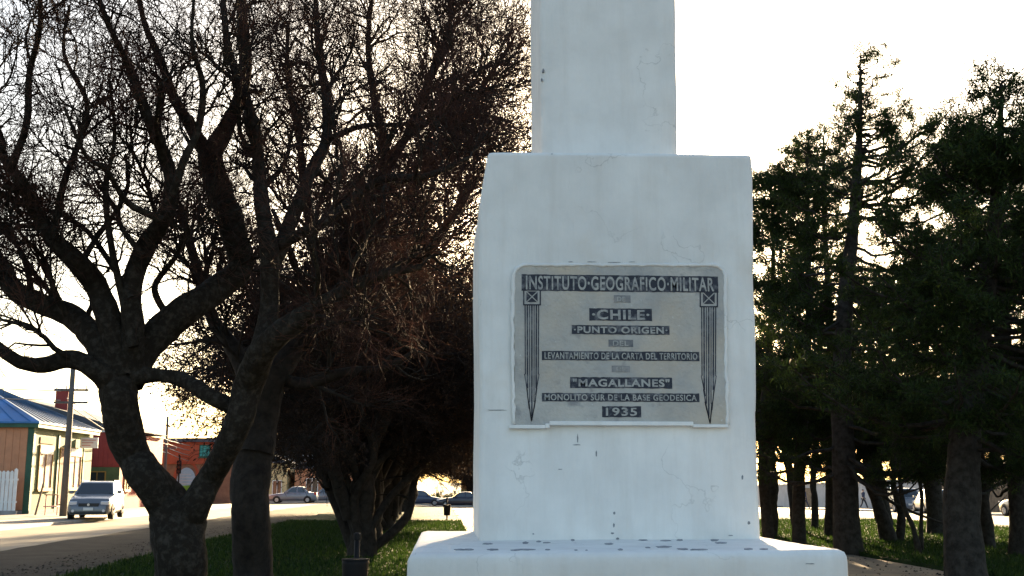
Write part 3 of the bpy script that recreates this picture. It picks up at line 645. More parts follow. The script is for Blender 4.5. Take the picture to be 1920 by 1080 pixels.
# conifers on the right
def conifer(name, D, px, base_py, H, r0, seed, label, nb=110, spread=2.4, zlow=1.9, wind=.25, lean=(0, 0), shoots=(1500, 14000), needles=90000, topthin=.75, nsize=.075, bulge=None, droop=.0):
    global rng
    old = rng; rng = np.random.default_rng(seed)
    x = X_at(px, D); g = gz(x, D); t = empty(name, (x, D, g), 0, label, 'tree', 'dark conifers on the right-hand grass')
    K = 22; f = np.linspace(0, 1, K); P = np.stack([lean[0] * f ** 1.3 * 1. + .10 * np.sin(f * 7 + seed), lean[1] * f + .1 * np.sin(f * 5), -.3 + (H + .3) * f], 1)
    Rr = r0 * (1 - f) ** .85 + .012; Rr[0] *= 1.2; Rr[1] *= 1.03
    V, Q = bumpy(P[None], Rr[None], 14, .12, seed); link('trunk', np_mesh('trunk', V, Q), M['conifer_bark'], t, True)
    # boughs
    z = zlow + (H - zlow) * rng.random(nb) ** .85 ; z[: nb // 5] = H * (.8 + .2 * rng.random(nb // 5)) if topthin > 0 else z[: nb // 5]
    fr = (z - zlow) / (H - zlow); a = rng.random(nb) * 2 * np.pi
    env = spread * (1 - fr) ** .7 * (bulge(fr) if bulge else 1) * rng.uniform(.55, 1.15, nb) + .25
    KB = 9; base = np.stack([np.interp(z, P[:, 2], P[:, i]) for i in range(3)], 1); s = np.linspace(0, 1, KB)
    dx, dy = np.cos(a), np.sin(a); dx = dx + wind; nrm_ = np.sqrt(dx ** 2 + dy ** 2); L = env * (1 + wind * dx)
    BP = np.zeros((nb, KB, 3)); rise = rng.uniform(.05, .5, nb) + .5 * fr - droop
    for k in range(KB):
        BP[:, k, 0] = base[:, 0] + dx / nrm_ * L * s[k]; BP[:, k, 1] = base[:, 1] + dy / nrm_ * L * s[k]
        BP[:, k, 2] = base[:, 2] + L * (rise * s[k] - .30 * np.sin(s[k] * 2.4))
    BP[:, 1:] += rng.normal(0, .035, (nb, KB - 1, 3))
    br0 = np.clip(.016 + .014 * L, .012, .05); BR_ = br0[:, None] * np.linspace(1, .25, KB)[None]
    l2 = grow(BP, BR_, int(shoots[0] * .8), (.3, .8), 5, (30, 65), .12, .0, .5, .4, .3, .006, flat=.22, w=L ** 1.3, keep=lambda p: (p[:, 2] > 1.65) * 1.0)
    l3 = grow(*l2, int(shoots[1] * .75), (.12, .32), 3, (25, 60), .15, .02, .5, .5, .1, .004, flat=.4)
    link('branches', mesh_of('branches', [(BP, BR_, 5), (*l2, 3), (*l3, 3)]), M['conifer_bark'], t)
    allp = np.concatenate([l3[0], resample_np(l2[0], 3)])
    link('crown', leaf_mesh('crown', allp[allp[:, 0, 2] > 1.5], int(needles * 1.7), nsize * .95, flat=1.5, stretch=1.9, wid=.13), M['needle'], t)
    rng = old
    return t
CG = 'dark conifers on the right-hand grass'
conifer('conifer', 25.5, 1580, 1035, 12.2, .31, 21, 'tallest conifer on the right with a bare windswept spire leaning right', nb=150, spread=2.9, wind=.35, lean=(.95, 0), needles=75000, shoots=(1700, 13000), bulge=lambda f: np.where(f > .76, .6, 1.25), zlow=1.8)
conifer('conifer', 18.6, 1800, 1090, 8.9, .34, 22, 'broad nearest conifer at the right edge with a thick pale-barked trunk', nb=150, spread=3.3, wind=.1, lean=(1.35, 0), needles=120000, shoots=(2200, 18000), zlow=1.95, topthin=0, bulge=lambda f: .85 + .35 * np.sin(f * 3.14) - .25 * f)
conifer('conifer', 29, 1500, 1010, 11.0, .17, 23, 'slender conifer right beside the monument, left of the tall spire', nb=110, spread=2.2, wind=-.1, lean=(.75, 0), needles=50000, shoots=(1200, 9000), zlow=1.85)
conifer('conifer', 30, 1436, 1005, 10.3, .16, 28, 'narrow conifer whose boughs touch the right side of the monument', nb=110, spread=1.9, wind=0, lean=(.5, 0), needles=55000, shoots=(1200, 9000), zlow=1.85)
conifer('conifer', 33, 1560, 1000, 13.0, .2, 24, 'leafy pointed conifer directly left of the tall spire, standing behind it', nb=120, spread=2.5, wind=-.15, lean=(.35, 0), needles=55000, shoots=(1300, 10000), zlow=2.4, topthin=0)
conifer('conifer', 24, 1905, 1045, 9.6, .25, 25, 'conifer cut by the right edge of the picture, behind the broad nearest one', nb=120, spread=2.9, wind=.1, lean=(.1, 0), needles=60000, shoots=(1300, 10000), zlow=1.85, topthin=0)
conifer('conifer', 34, 1745, 1010, 8.2, .3, 26, 'dark conifer with a stout trunk standing between the spire tree and the broad one', nb=120, spread=3.2, wind=.1, lean=(.2, 0), needles=60000, shoots=(1300, 10000), zlow=1.85, topthin=0)
conifer('conifer', 42, 1655, 1000, 9.5, .24, 27, 'conifer behind the spire tree whose curved trunk stands before the silver cars', nb=100, spread=3.2, wind=.1, lean=(-.4, 0), needles=50000, shoots=(1200, 9000), zlow=3.0, topthin=0)
# lower bent stems that show under the crowns
def stem(name, pts, D, label, m=M['conifer_bark']):
    P = [at(px, py, D + dz) for px, py, r_, dz in pts]; rr = [p[2] * D / F for p in pts]; b0 = P[0].copy(); b0.z = gz(P[0].x, P[0].y)
    P[0].z = min(P[0].z, b0.z - .15)
    t = empty(name, b0, 0, label, 'tree', 'small bent trunks under the conifers')
    p, r_ = resample([tuple(v - b0) for v in P], rr, 22); V, Q = bumpy(p[None], r_[None], 10, .15, D)
    link('trunk', np_mesh('trunk', V, Q), m, t, True)
    A, B = p[None], r_[None]
    kz = lambda q: (q[:, 2] + b0.z > 2.3) * 1.0
    l1 = grow(A, B, 22, (1.0, 2.4), 7, (35, 75), .2, .12, .5, .3, .5, .014, keep=kz)
    if len(l1[0]) < 2: return
    l2 = grow(*l1, 160, (.5, 1.2), 5, (25, 65), .22, .05, .5, .4, .2, .008); l3 = grow(*l2, 1500, (.25, .6), 3, (25, 60), .2, .0, .6, .5, .1, .005)
    link('branches', mesh_of('branches', [(*l1, 5), (*l2, 3), (*l3, 3)]), m, t)
    link('crown', leaf_mesh('crown', l3[0], 14000, .09, flat=1.2, stretch=1.9, wid=.14), M['needle'], t)
stem('small_tree', [(1497, 990, 11, 0), (1488, 950, 8, 0), (1482, 900, 8, .3), (1470, 820, 8, .8), (1450, 740, 6, 1)], 37, 'bent trunk directly left of the walking pair')
stem('small_tree', [(1526, 985, 8, 0), (1528, 940, 6, 0), (1524, 900, 6, .3), (1530, 830, 7, .8), (1525, 740, 5, 1)], 39, 'thin upright trunk directly right of the walking pair')
stem('small_tree', [(1446, 1000, 13, 0), (1445, 950, 12, 0), (1448, 900, 11, .3), (1440, 800, 9, .8), (1445, 700, 6, 1)], 33, 'upright trunk touching the right side of the monument')
stem('small_tree', [(1672, 1010, 17, 0), (1652, 965, 13, 0), (1640, 930, 10, .1), (1628, 890, 9, .3), (1620, 820, 7, .8)], 30, 'trunk leaning left in front of the long pale wall')
stem('small_tree', [(1684, 1008, 10, 0), (1690, 970, 8, 0), (1682, 935, 6, -.1), (1675, 900, 5, .1), (1680, 830, 4, .8)], 30.3, 'thin trunk growing beside the leaning one, before the silver car')
stem('small_tree', [(1727, 1045, 6, 0), (1712, 990, 5, 0), (1695, 950, 4.5, 0), (1688, 900, 4, .1), (1692, 850, 3, .5)], 25, 'thin dark sapling stem leaning left in front of the silver hatchback')
stem('small_tree', [(1728, 1046, 4.5, 0), (1727, 990, 4, 0), (1728, 930, 3.5, 0), (1722, 880, 3, .1), (1722, 830, 2.5, .5)], 25.4, 'straight thin sapling stem in front of the silver hatchback')
stem('small_tree', [(1856, 1030, 13, 0), (1850, 980, 12, 0), (1845, 930, 11, 0), (1862, 870, 11, .1), (1880, 800, 9, .5)], 27, 'dark trunk directly behind the broad conifer trunk, right side')
# far trees past the crossing
def far_tree(x, y, s, a, lab):
    t = copy_tree(ar1 if a < 3 else ar2); t.location = (x, y, gz(x, y)); t.scale = (s, s, s * .9); t.rotation_euler.z = a
    t['label'] = lab; t['group'] = 'far trees beyond the crossing road'; return t
far_tree(3.5, 125, 1.0, 1, 'far round tree straight beyond the crossing road, seen left of the monument')
far_tree(-8, 150, 1.1, 4, 'far tree beyond the crossing road, behind the dark hatchback')
far_tree(44, 96, 1.0, 2, 'far tree behind the long pale wall on the right')
far_tree(52, 110, 1.15, 5, 'farther tree behind the long pale wall, near its far end')
far_tree(41, 70, .9, .5, 'tree rising behind the wooden plank fence')

conifer('conifer', 55, 1215, 950, 14.6, .34, 31, 'unseen tall conifer added straight behind the monument to shade its plinth', nb=150, spread=3.6, wind=0, needles=60000, shoots=(1500, 11000), zlow=1.85, topthin=0, bulge=lambda f: 1 + .9 * f)  # hidden by the monument, added to filter the sun on the plinth top
# bushes beyond the crossing
def bush(x, y, s, label):
    t = empty('bush', (x, y, gz(x, y)), 0, label, 'bush', 'low bushes beyond the crossing road')
    u = unit(rng.normal(size=(60, 3))); u[:, 2] = np.abs(u[:, 2]); P = np.stack([u * 0, u * .5 * s, u * 1.0 * s * rng.uniform(.7, 1.1, (60, 1))], 1); Rr = np.tile([[.03, .02, .01]], (60, 1))
    link('stem', mesh_of('stem', [(P, Rr, 3)]), M['bark_dark'], t)
    l = grow(P, Rr, 900, (.2, .5), 3, (20, 60), .2, .05)
    link('foliage', leaf_mesh('foliage', l[0], 6000, .1, 0, 1.4), M['bush'], t)
bush(-.6, 119.5, 1.5, 'low yellow-green bush between the two parked cars'); bush(1.6, 119.5, 1.7, 'rounded yellow-green bush nearest the monument, behind the dark car')

# ================================================================== BUILDINGS
M['blue_roof'] = mat('blue_roof', (.015, .12, .32), .45, var=.3, scale=.8, spec=.5)
M['grey_roof'] = mat('grey_zinc_roof', (.05, .10, .17), .4, var=.35, scale=.9, spec=.6)
M['dark_roof'] = mat('dark_roof', (.04, .045, .06), .6, var=.3, scale=.9)
M['orange'] = mat('orange_boards', (.46, .22, .12), .8, var=.12, scale=1.5, bump=.2)
M['green'] = mat('green_paint', (.07, .10, .04), .8, var=.25, scale=1.5, bump=.2)
M['dkgreen'] = mat('dark_green_paint', (.02, .08, .05), .7, var=.2, scale=2)
M['yellow'] = mat('ochre_trim', (.32, .18, .035), .7, var=.15, scale=2)
M['red'] = mat('red_boards', (.26, .035, .028), .8, var=.15, scale=1.5, bump=.2)
M['redo'] = mat('orange_red_boards', (.34, .07, .03), .8, var=.15, scale=1.5, bump=.2)
M['brick'] = mat('brown_wall', (.20, .10, .06), .85, var=.2, scale=2, bump=.2)
M['cream'] = mat('cream_wall', (.55, .42, .22), .85, var=.15, scale=1.2, bump=.2)
M['glass'] = mat('window_glass', (.03, .035, .04), .12, spec=.8)
M['curtain'] = mat('teal_curtain', (.05, .28, .26), .8, var=.4, scale=6)
M['whitewood'] = mat('white_wood', (.72, .72, .70), .7, var=.08, scale=3)
M['wood'] = mat('old_wood', (.12, .085, .055), .9, col2=(.24, .18, .12), scale=3, bump=.4, bscale=30)
M['concrete'] = mat('concrete', (.28, .27, .26), .9, var=.2, scale=1.5, bump=.4, bscale=20)
M['palewall'] = mat('pale_wall', (.42, .43, .45), .85, var=.12, scale=.8, bump=.3, bscale=12)
M['pole'] = mat('grey_pole', (.10, .09, .08), .85, var=.2, scale=2, bump=.3)
M['wire'] = mat('cable', (.25, .24, .23), .4, spec=.6)
M['black'] = mat('black_metal', (.006, .006, .007), .6, spec=.2)
M['signwhite'] = mat('sign_white', (.75, .72, .66), .6, var=.05)
M['signpink'] = mat('sign_pink', (.55, .25, .22), .6)
M['muralblue'] = mat('mural_blue', (.30, .40, .48), .75, var=.1, scale=3)
M['muralgreen'] = mat('mural_green', (.14, .30, .03), .75, var=.2, scale=3)
M['display'] = mat('shop_display', (.25, .14, .12), .8, col2=(.5, .45, .4), scale=2.2)

def wall_window(parent, plane, u0, u1, z0, z1, pos, sgn, frame, glass=None, bars=1, name='window', depth=.07, sill=True):
    """plane 'x' wall facing +-x at x=pos (u = y); plane 'y' wall facing +-y at y=pos (u = x)"""
    fr = .07; mb = MB()
    def bx(a0, a1, b0, b1, d0, d1, m_):
        q0, q1 = sorted((pos + sgn * d0, pos + sgn * d1))
        if plane == 'x': m_.box(q0, q1, a0, a1, b0, b1)
        else: m_.box(a0, a1, q0, q1, b0, b1)
    bx(u0, u0 + fr, z0, z1, -.02, depth, mb); bx(u1 - fr, u1, z0, z1, -.02, depth, mb); bx(u0 + fr, u1 - fr, z1 - fr, z1, -.02, depth, mb); bx(u0 + fr, u1 - fr, z0, z0 + fr, -.02, depth, mb)
    for k in range(bars):
        c_ = u0 + (u1 - u0) * (k + 1) / (bars + 1); bx(c_ - .025, c_ + .025, z0 + fr, z1 - fr, -.02, depth * .8, mb)
    o = mb.build(name, frame, parent)
    mp = MB(); bx(u0 + fr * .8, u1 - fr * .8, z0 + fr * .8, z1 - fr * .8, -.03, .02, mp); mp.build('pane', glass or M['glass'], o)
    if sill:
        ms = MB(); bx(u0 - .08, u1 + .08, z0 - .1, z0 - .002, -.02, depth + .06, ms); ms.build('sill', frame, o)
    return o
# --- corner house with blue roof
hx, hy0, hy1 = X_at(57, 58), 58, 67.6; g0 = gz(hx, 60); ev = 4.56
h = empty('corner_shop', (0, 0, 0), 0, 'green and peach corner shop with a bright blue and grey hipped roof', 'building')
MB().box(hx - 11, hx, hy0, hy1, g0 - .3, ev).build('wall', M['green'], h)
MB().box(hx - 11.02, hx - .28, hy0 - .03, hy0 - .002, g0 + .3, ev - .02).build('side_wall', M['orange'], h)
for k in range(30):        # boards of the peach wall
    u = hx - .28 - .36 * (k + 1)
    MB().box(u, u + .34, hy0 - .05, hy0 - .031, g0 + .32, ev - .05).build('board', M['orange'], h)
MB().box(hx - .28, hx + .03, hy0 - .06, hy0 + .25, g0 - .1, ev - .01).build('corner_post', M['dkgreen'], h)
for yy in (61.6, 65.9): MB().box(hx + .002, hx + .06, yy, yy + .22, g0, ev - .4).build('pilaster', M['dkgreen'], h)
MB().box(hx - 11, hx + .05, hy0 - .04, hy1, g0 - .3, g0 + .28).build('plinth', M['concrete'], h)
wall_window(h, 'x', 58.9, 60.9, 1.25, 3.55, hx, 1, M['yellow'], M['display'])
wall_window(h, 'x', 63.6, 65.6, 1.25, 3.55, hx, 1, M['yellow'], M['display'])
wall_window(h, 'x', 62.0, 63.2, .45, 3.5, hx, 1, M['yellow'], M['brick'], 0, 'door', sill=False)
MB().box(hx, hx + .04, 58.9, 60.9, 3.62, 3.95).build('fascia', M['brick'], h)
for (a, b_) in ((58.95, 60.85), (63.65, 65.55)): MB().box(hx + .045, hx + .075, a, b_, 3.08, 3.5).build('valance', M['signwhite'], h)
sg = MB().box(hx + .1, hx + 1.1, 65.0, 65.08, 3.55, 4.15).build('hanging_sign', M['signwhite'], h)
for k in range(3): MB().box(hx + .2, hx + 1.0 - .15 * k, 64.985, 64.998, 3.98 - .15 * k, 4.03 - .15 * k).build('faded_line', M['signpink'], sg)
def hip(parent, x0, x1, y0, y1, z, rx0, rx1, ry0, ry1, zr, mats, over=.35):
    x0 -= over; x1 += over; y0 -= over; y1 += over
    a, b_, c_, d_ = (x0, y0, z), (x1, y0, z), (x1, y1, z), (x0, y1, z); r1, r2, r3, r4 = (rx0, ry0, zr), (rx1, ry0, zr), (rx1, ry1, zr), (rx0, ry1, zr)
    for nm, q, m_ in (('roof_slope', (a, b_, r2, r1), mats[0]), ('roof_slope', (b_, c_, r3, r2), mats[1]), ('roof_slope', (c_, d_, r4, r3), mats[1]), ('roof_slope', (d_, a, r1, r4), mats[0]), ('roof_top', (r1, r2, r3, r4), mats[1])):
        lo = [(p[0], p[1], p[2] - .09) for p in q]; MB().add(list(q) + lo, [(0, 1, 2, 3), (7, 6, 5, 4), (0, 4, 5, 1), (1, 5, 6, 2), (2, 6, 7, 3), (3, 7, 4, 0)]).build(nm, m_, parent)
    MB().box(x0 + .05, x1 - .05, y0 + .05, y0 + .17, z - .3, z - .1).box(x1 - .17, x1 - .05, y0 + .18, y1 - .05, z - .3, z - .1).build('gutter', mats[2], parent)
def ribs(parent, n, pa, pb, qa, qb, m_):
    """standing seams from eave line pa-pb to ridge line qa-qb"""
    for k in range(n):
        f = (k + .5) / n; a = Vector(pa).lerp(Vector(pb), f) + Vector((0, 0, .02)); b_ = Vector(qa).lerp(Vector(qb), f) + Vector((0, 0, .02))
        MB().tube([a, b_], .022, 4).build('roof_seam', m_, parent)
hip(h, hx - 11, hx, hy0, hy1, ev + .12, hx - 6.5, hx - 4.6, 62.2, 63.8, 7.0, (M['blue_roof'], M['grey_roof'], M['dkgreen']))
ribs(h, 14, (hx - 11, hy0 - .35, ev + .12), (hx + .3, hy0 - .35, ev + .12), (hx - 6.5, 62.2, 7.0), (hx - 4.6, 62.2, 7.0), M['blue_roof'])
ribs(h, 12, (hx + .35, hy0, ev + .12), (hx + .35, hy1, ev + .12), (hx - 4.6, 62.2, 7.0), (hx - 4.6, 63.8, 7.0), M['grey_roof'])
# picket fence in front of the peach wall
fy = 57.0; fe = empty('picket_fence', (0, 0, 0), 0, 'white picket fence in front of the peach side wall', 'fence')
MB().box(hx - 9, hx - .25, fy + .02, fy + .06, .6, .7).build('rail', M['whitewood'], fe); MB().box(hx - 9, hx - .25, fy + .02, fy + .06, 1.7, 1.8).build('rail', M['whitewood'], fe)
for k in range(44):
    u = hx - .45 - k * .2; hh = 2.2 + (.12 if k % 8 == 0 else 0)
    MB().prism([(u, .2), (u + .17, .2), (u + .17, hh - .08), (u + .085, hh), (u, hh - .08)], fy - .02, fy + .015).build('picket', M['whitewood'], fe)
MB().box(hx - 9, hx - .2, fy - .05, fy + .1, g0, .22).build('footing', M['concrete'], fe)
# --- red house with dark roof
h = empty('red_house', (0, 0, 0), 0, 'dark red boarded house with a dark pitched roof next to the corner shop', 'building')
gx = gz(-22, 73)
MB().box(-34, -20.4, 71.5, 82, gx - .3, 4.75).build('wall', M['red'], h)
for k in range(34): MB().box(-20.55 - .3 * (k + 1), -20.57 - .3 * k, 71.47, 71.498, 2.6, 4.7).build('board', M['red'], h)
MB().box(-34, -20.38, 71.44, 71.498, gx - .3, 2.55).build('ground_floor', M['green'], h)
MB().box(-34.1, -20.3, 71.35, 71.5, 4.75, 4.9).build('fascia', M['whitewood'], h)
for u in (-23.9, -22.3): wall_window(h, 'y', u, u + 1.1, .9, 2.3, 71.44, -1, M['yellow'])
for yy in (72.6, 75.2, 78): wall_window(h, 'x', yy, yy + 1.2, 1.1, 2.6, -20.4, 1, M['yellow'])
MB().prism([(-34.4, 4.9), (-20.0, 4.9), (-27.2, 7.0)], 71.2, 82.3).build('roof', M['dark_roof'], h)
MB().box(-25.2, -24.4, 70.0 + 3, 70.8 + 3, 5.3, 7.5).build('chimney', M['red'], h); MB().box(-25.3, -24.3, 72.9, 73.9, 7.5, 7.62).build('chimney_cap', M['concrete'], h)
# garden wall and yard beyond
t = empty('garden_wall', (0, 0, 0), 0, 'low pale garden wall between the red house and the orange two-storey house', 'wall')
for k in range(8):
    MB().box(-20.6, -20.4, 83 + k * 1.5, 84.45 + k * 1.5, gz(-20, 88) - .1, .55).build('panel', M['concrete'], t); MB().box(-20.65, -20.35, 84.45 + k * 1.5, 84.5 + k * 1.5, gz(-20, 88) - .1, .7).build('post', M['concrete'], t)
h = empty('cottage', (0, 0, 0), 0, 'sunlit cream cottage with grey roof behind the red house', 'building')
MB().box(-31, -25.2, 88, 97, -.6, 4.3).build('wall', M['cream'], h); wall_window(h, 'y', -27.2, -26.1, 1.2, 2.7, 88, -1, M['whitewood']); wall_window(h, 'x', 90, 91.2, 1.2, 2.7, -25.2, 1, M['whitewood'])
MB().prism([(-31.4, 4.3), (-24.8, 4.3), (-28.1, 6.0)], 87.7, 97.3).build('roof', M['grey_roof'], h)
# --- orange-red two-storey house with mural
h = empty('two_storey_house', (0, 0, 0), 0, 'orange-red two-storey house with a teal curtained window and a painted oval mural', 'building')
Dm = 93.0; x0m, x1m = X_at(300, Dm), X_at(437, Dm); gm = gz(-20, 93)
ztm = at(360, 829, Dm).z; zmid = at(360, 870, Dm).z
MB().box(x0m, x1m, Dm, Dm + 5.2, gm - .3, zmid).build('ground_floor', M['brick'], h)
MB().box(x0m - .05, x1m + .05, Dm - .12, Dm + 5.2, zmid + .002, ztm).build('upper_floor', M['redo'], h)
for k in range(17): MB().box(x0m, x1m, Dm - .15, Dm - .122, zmid + .02 + k * .12, zmid + .125 + k * .12).build('board', M['redo'], h) if zmid + .125 + k * .12 < ztm else None
MB().prism([(x0m - .4, ztm), (x1m + .6, ztm), (x1m + .3, ztm + .35), (x0m, ztm + .3)], Dm - .5, Dm + 5.6).build('roof', M['dark_roof'], h)
a, b_ = at(374, 857, Dm), at(396, 834, Dm); wall_window(h, 'y', a.x, b_.x, a.z, b_.z, Dm - .15, -1, M['dkgreen'], M['curtain'], 2)
a, b_ = at(408, 857, Dm), at(426, 834, Dm); wall_window(h, 'y', a.x, b_.x, a.z, b_.z, Dm - .15, -1, M['dkgreen'], M['curtain'], 1)
a, b_ = at(384, 935, Dm), at(402, 880, Dm); wall_window(h, 'y', a.x, b_.x, a.z, b_.z, Dm, -1, M['yellow'], None, 1)
cm = at(349, 906, Dm); mu = MB(); n = 28; rx, rz = 17.5 * Dm / F, 28 * Dm / F
mu.prism([(cm.x + rx * math.cos(2 * math.pi * i / n), cm.z + rz * math.sin(2 * math.pi * i / n)) for i in range(n)], Dm - .06, Dm - .002)
mu = mu.build('mural', M['muralblue'], h, bevel=.01); MB().prism([(cm.x + rx * math.cos(a_), cm.z + rz * math.sin(a_)) for a_ in np.linspace(math.pi * 1.06, math.pi * 2 - .1, 14)], Dm - .08, Dm - .062).build('painted_hill', M['muralgreen'], mu)
for k in range(5): MB().box(cm.x - rx * (.62 - .06 * abs(k - 1)), cm.x + rx * (.5 + .05 * ((k * 7) % 3)), Dm - .075, Dm - .062, cm.z + rz * (.55 - .2 * k) , cm.z + rz * (.55 - .2 * k) + .05).build('painted_line', M['palewall'], mu)
ar = []
for i in range(17):
    a_ = math.pi * i / 16; ar.append((cm.x + (rx + .28) * math.cos(a_), cm.z + .35 + (rz + .2) * math.sin(a_)))
inn = [(cm.x + (rx + .05) * math.cos(math.pi * i / 16), cm.z + .35 + (rz + .02) * math.sin(math.pi * i / 16)) for i in range(17)]
MB().prism(ar + inn[::-1], Dm - .055, Dm - .002).build('arch_moulding', M['redo'], h)
# --- ochre house past the crossing
def plain_house(name, x0, x1, y0, y1, z1, wm, rm, label, wins=(), gable=1.6):
    h = empty(name, (0, 0, 0), 0, label, 'building'); g = gz((x0 + x1) / 2, y0)
    MB().box(x0, x1, y0, y1, g - .3, z1).build('wall', wm, h)
    MB().prism([(x0 - .4, z1), (x1 + .4, z1), ((x0 + x1) / 2, z1 + gable)], y0 - .4, y1 + .4).build('roof', rm, h)
    for (u, w_, za, zb_) in wins: wall_window(h, 'y', u, u + w_, za, zb_, y0, -1, M['whitewood'])
    return h
plain_house('ochre_house', -24, -16.5, 119, 128, 3.6, M['cream'], M['grey_roof'], 'ochre fronted house across the crossing road, above the silver saloon', [(-22.5, 1.2, .4, 2), (-20, 1.2, .4, 2), (-18, 1, -.7, 1.8)])
plain_house('ochre_house', -15.8, -8.5, 120, 130, 3.0, M['orange'], M['dark_roof'], 'tan house across the crossing road, partly hidden by the row of trunks', [(-14.6, 1.3, .4, 2), (-12, 1.2, .4, 2), (-10, 1, -.7, 1.6)])
plain_house('far_house', 2.2, 9.5, 126, 135, 2.4, M['cream'], M['grey_roof'], 'far pale house straight beyond the crossing road beside the monument', [(3, 1.1, -.3, 1), (5, 1.1, -.3, 1)])
plain_house('grey_roofed_house', -36, -29, 100, 110, 4.6, M['palewall'], M['grey_roof'], 'far grey-roofed house seen through the fork of the nearest tree', [(-33, 1.2, 1, 2.4)], 1.0)
plain_house('grey_roofed_house', -27, -14, 134, 146, 5.6, M['palewall'], M['grey_roof'], 'farthest low building with a long grey roof behind the ochre house', [(-24, 1.2, 1, 2.4), (-20, 1.2, 1, 2.4), (-17, 1.2, 1, 2.4)], .9)
# --- right side: long pale wall, plank fence, shed
t = empty('long_wall', (0, 0, 0), 0, 'long pale rendered wall with bright coping along the right-hand street', 'wall')
for k in range(16):
    y0 = 77.5 + k * 3; g = gz(35.5, y0 + 1.5)
    MB().box(35.4, 35.6, y0, y0 + 2.96, g - .3, g + 2.25).build('panel', M['palewall'], t); MB().box(35.3, 35.7, y0, y0 + 3, g + 2.252, g + 2.36).build('coping', M['signwhite'], t)
g = gz(35, 106); MB().box(35.33, 35.398, 104, 107.4, g + .1, g + 1.9).build('gate', M['wood'], t)
t = empty('plank_fence', (0, 0, 0), 0, 'dark upright wooden plank fence at the right edge across the street', 'fence')
pa, pb = X_at(1874, 70), X_at(1990, 70)
n = 22
for k in range(n):
    u = 34.9; y = 71.5 - k * .42; g = gz(u, y); MB().box(u, u + .03, y, y + .4, g, g + 2.15 + random.uniform(-.05, .06)).build('plank', M['wood'], t)
MB().box(34.94, 35.0, 62.4, 71.8, -.1, .02).build('rail', M['wood'], t)
MB().box(34.94, 35.0, 62.4, 71.8, 1.2, 1.32).build('rail', M['wood'], t)
for y in (71.95, 74.2, 76.4):
    MB().box(34.85, 35.05, y, y + .18, -.6, 1.9).build('post', M['concrete'], t)
MB().box(34.93, 34.98, 72.15, 76.4, -.5, 1.4).build('side_panel', M['wood'], t)
h = empty('shed', (0, 0, 0), 0, 'weathered concrete shed with rusty sheet roof behind the plank fence', 'building')
MB().box(36.2, 43, 63, 74, -.8, 2.0).build('wall', M['concrete'], h)
M['rust'] = mat('rusty_sheet', (.22, .16, .13), .8, col2=(.32, .29, .27), scale=1.5)
MB().prism([(35.9, 2.0), (43.4, 2.0), (39.5, 3.3)], 62.6, 74.4).build('roof', M['rust'], h)

# ================================================================== POLES, WIRES, LIGHTS
def pole(px, base, H, r_, label, arms=True):
    b_ = base; t = empty('utility_pole', b_, 0, label, 'utility pole', 'utility poles along the left street')
    MB().tube([(0, 0, -.3), (0, 0, H)], [r_ * 1.15, r_ * .75], 10).build('shaft', M['pole'], t, True)
    if arms:
        for z in (H - 1.9, H - 2.5): MB().box(-.8, .8, -.05, .05, z, z + .1).build('crossarm', M['pole'], t); 
        for u in (-.7, -.25, .25, .7): MB().tube([(u, 0, H - 1.8), (u, 0, H - 1.62)], .035, 6).build('insulator', M['whitewood'], t)
    return t
p1 = at(118, 967, 54.0); p1.z = gz(p1.x, p1.y)
pole(118, p1, 7.9, .15, 'nearest grey utility pole standing beside the parked silver SUV')
p2 = Vector((X_at(308, 88), 88, 0)); p2.z = gz(p2.x, 88); pole(308, p2, 6.9, .12, 'thin utility pole before the orange two-storey house')
p3 = Vector((X_at(411, 100), 100.5, 0)); p3.z = gz(p3.x, 100); pole(411, p3, 7.6, .12, 'farther utility pole at the crossing behind the hanging branches')
def sag(a, b_, s, r_=.016):
    pts = [Vector(a).lerp(Vector(b_), i / 12) - Vector((0, 0, s * math.sin(math.pi * i / 12))) for i in range(13)]
    return MB().tube(pts, r_, 4).build('overhead_cable', M['wire'])
i_ = 0
desc = ['highest', 'second highest', 'third', 'fourth', 'lowest']
cab = [(Vector((p1.x + .6, p1.y, 6.0)), Vector((p2.x + .5, p2.y, 4.7)), .25), (Vector((p1.x + .2, p1.y, 5.9)), Vector((p2.x + .1, p2.y, 4.5)), .35), (Vector((p1.x - .2, p1.y, 5.6)), Vector((p2.x - .2, p2.y, 4.2)), .45), (Vector((p1.x, p1.y, 5.2)), Vector((p2.x, p2.y, 3.9)), .5)]
for k, (a, b_, s) in enumerate(cab): tag(sag(a, b_, s, .03 if k > 1 else .022), desc[k] + ' sunlit cable from the nearest pole towards the pole before the orange house', 'cable', 'overhead cables')
for k, z in enumerate((5.95, 5.5)):
    tag(sag((p1.x - .5, p1.y, z), (-34, 40, z + .6), .35, .022), desc[k] + ' cable running left from the nearest pole over the blue roof', 'cable', 'overhead cables')
for k, z in enumerate((4.9, 4.6, 4.3, 3.95)):
    tag(sag((p2.x, p2.y, z), (p3.x, p3.y, z - .1), .3 + .1 * k, .028), desc[k] + ' cable from the thin pole across the front of the orange house', 'cable', 'overhead cables')
    tag(sag((p2.x, p2.y + .1, z + .05), (-38, 92, z + .4), .3, .026), desc[k] + ' cable going left from the thin pole behind the red house', 'cable', 'overhead cables')
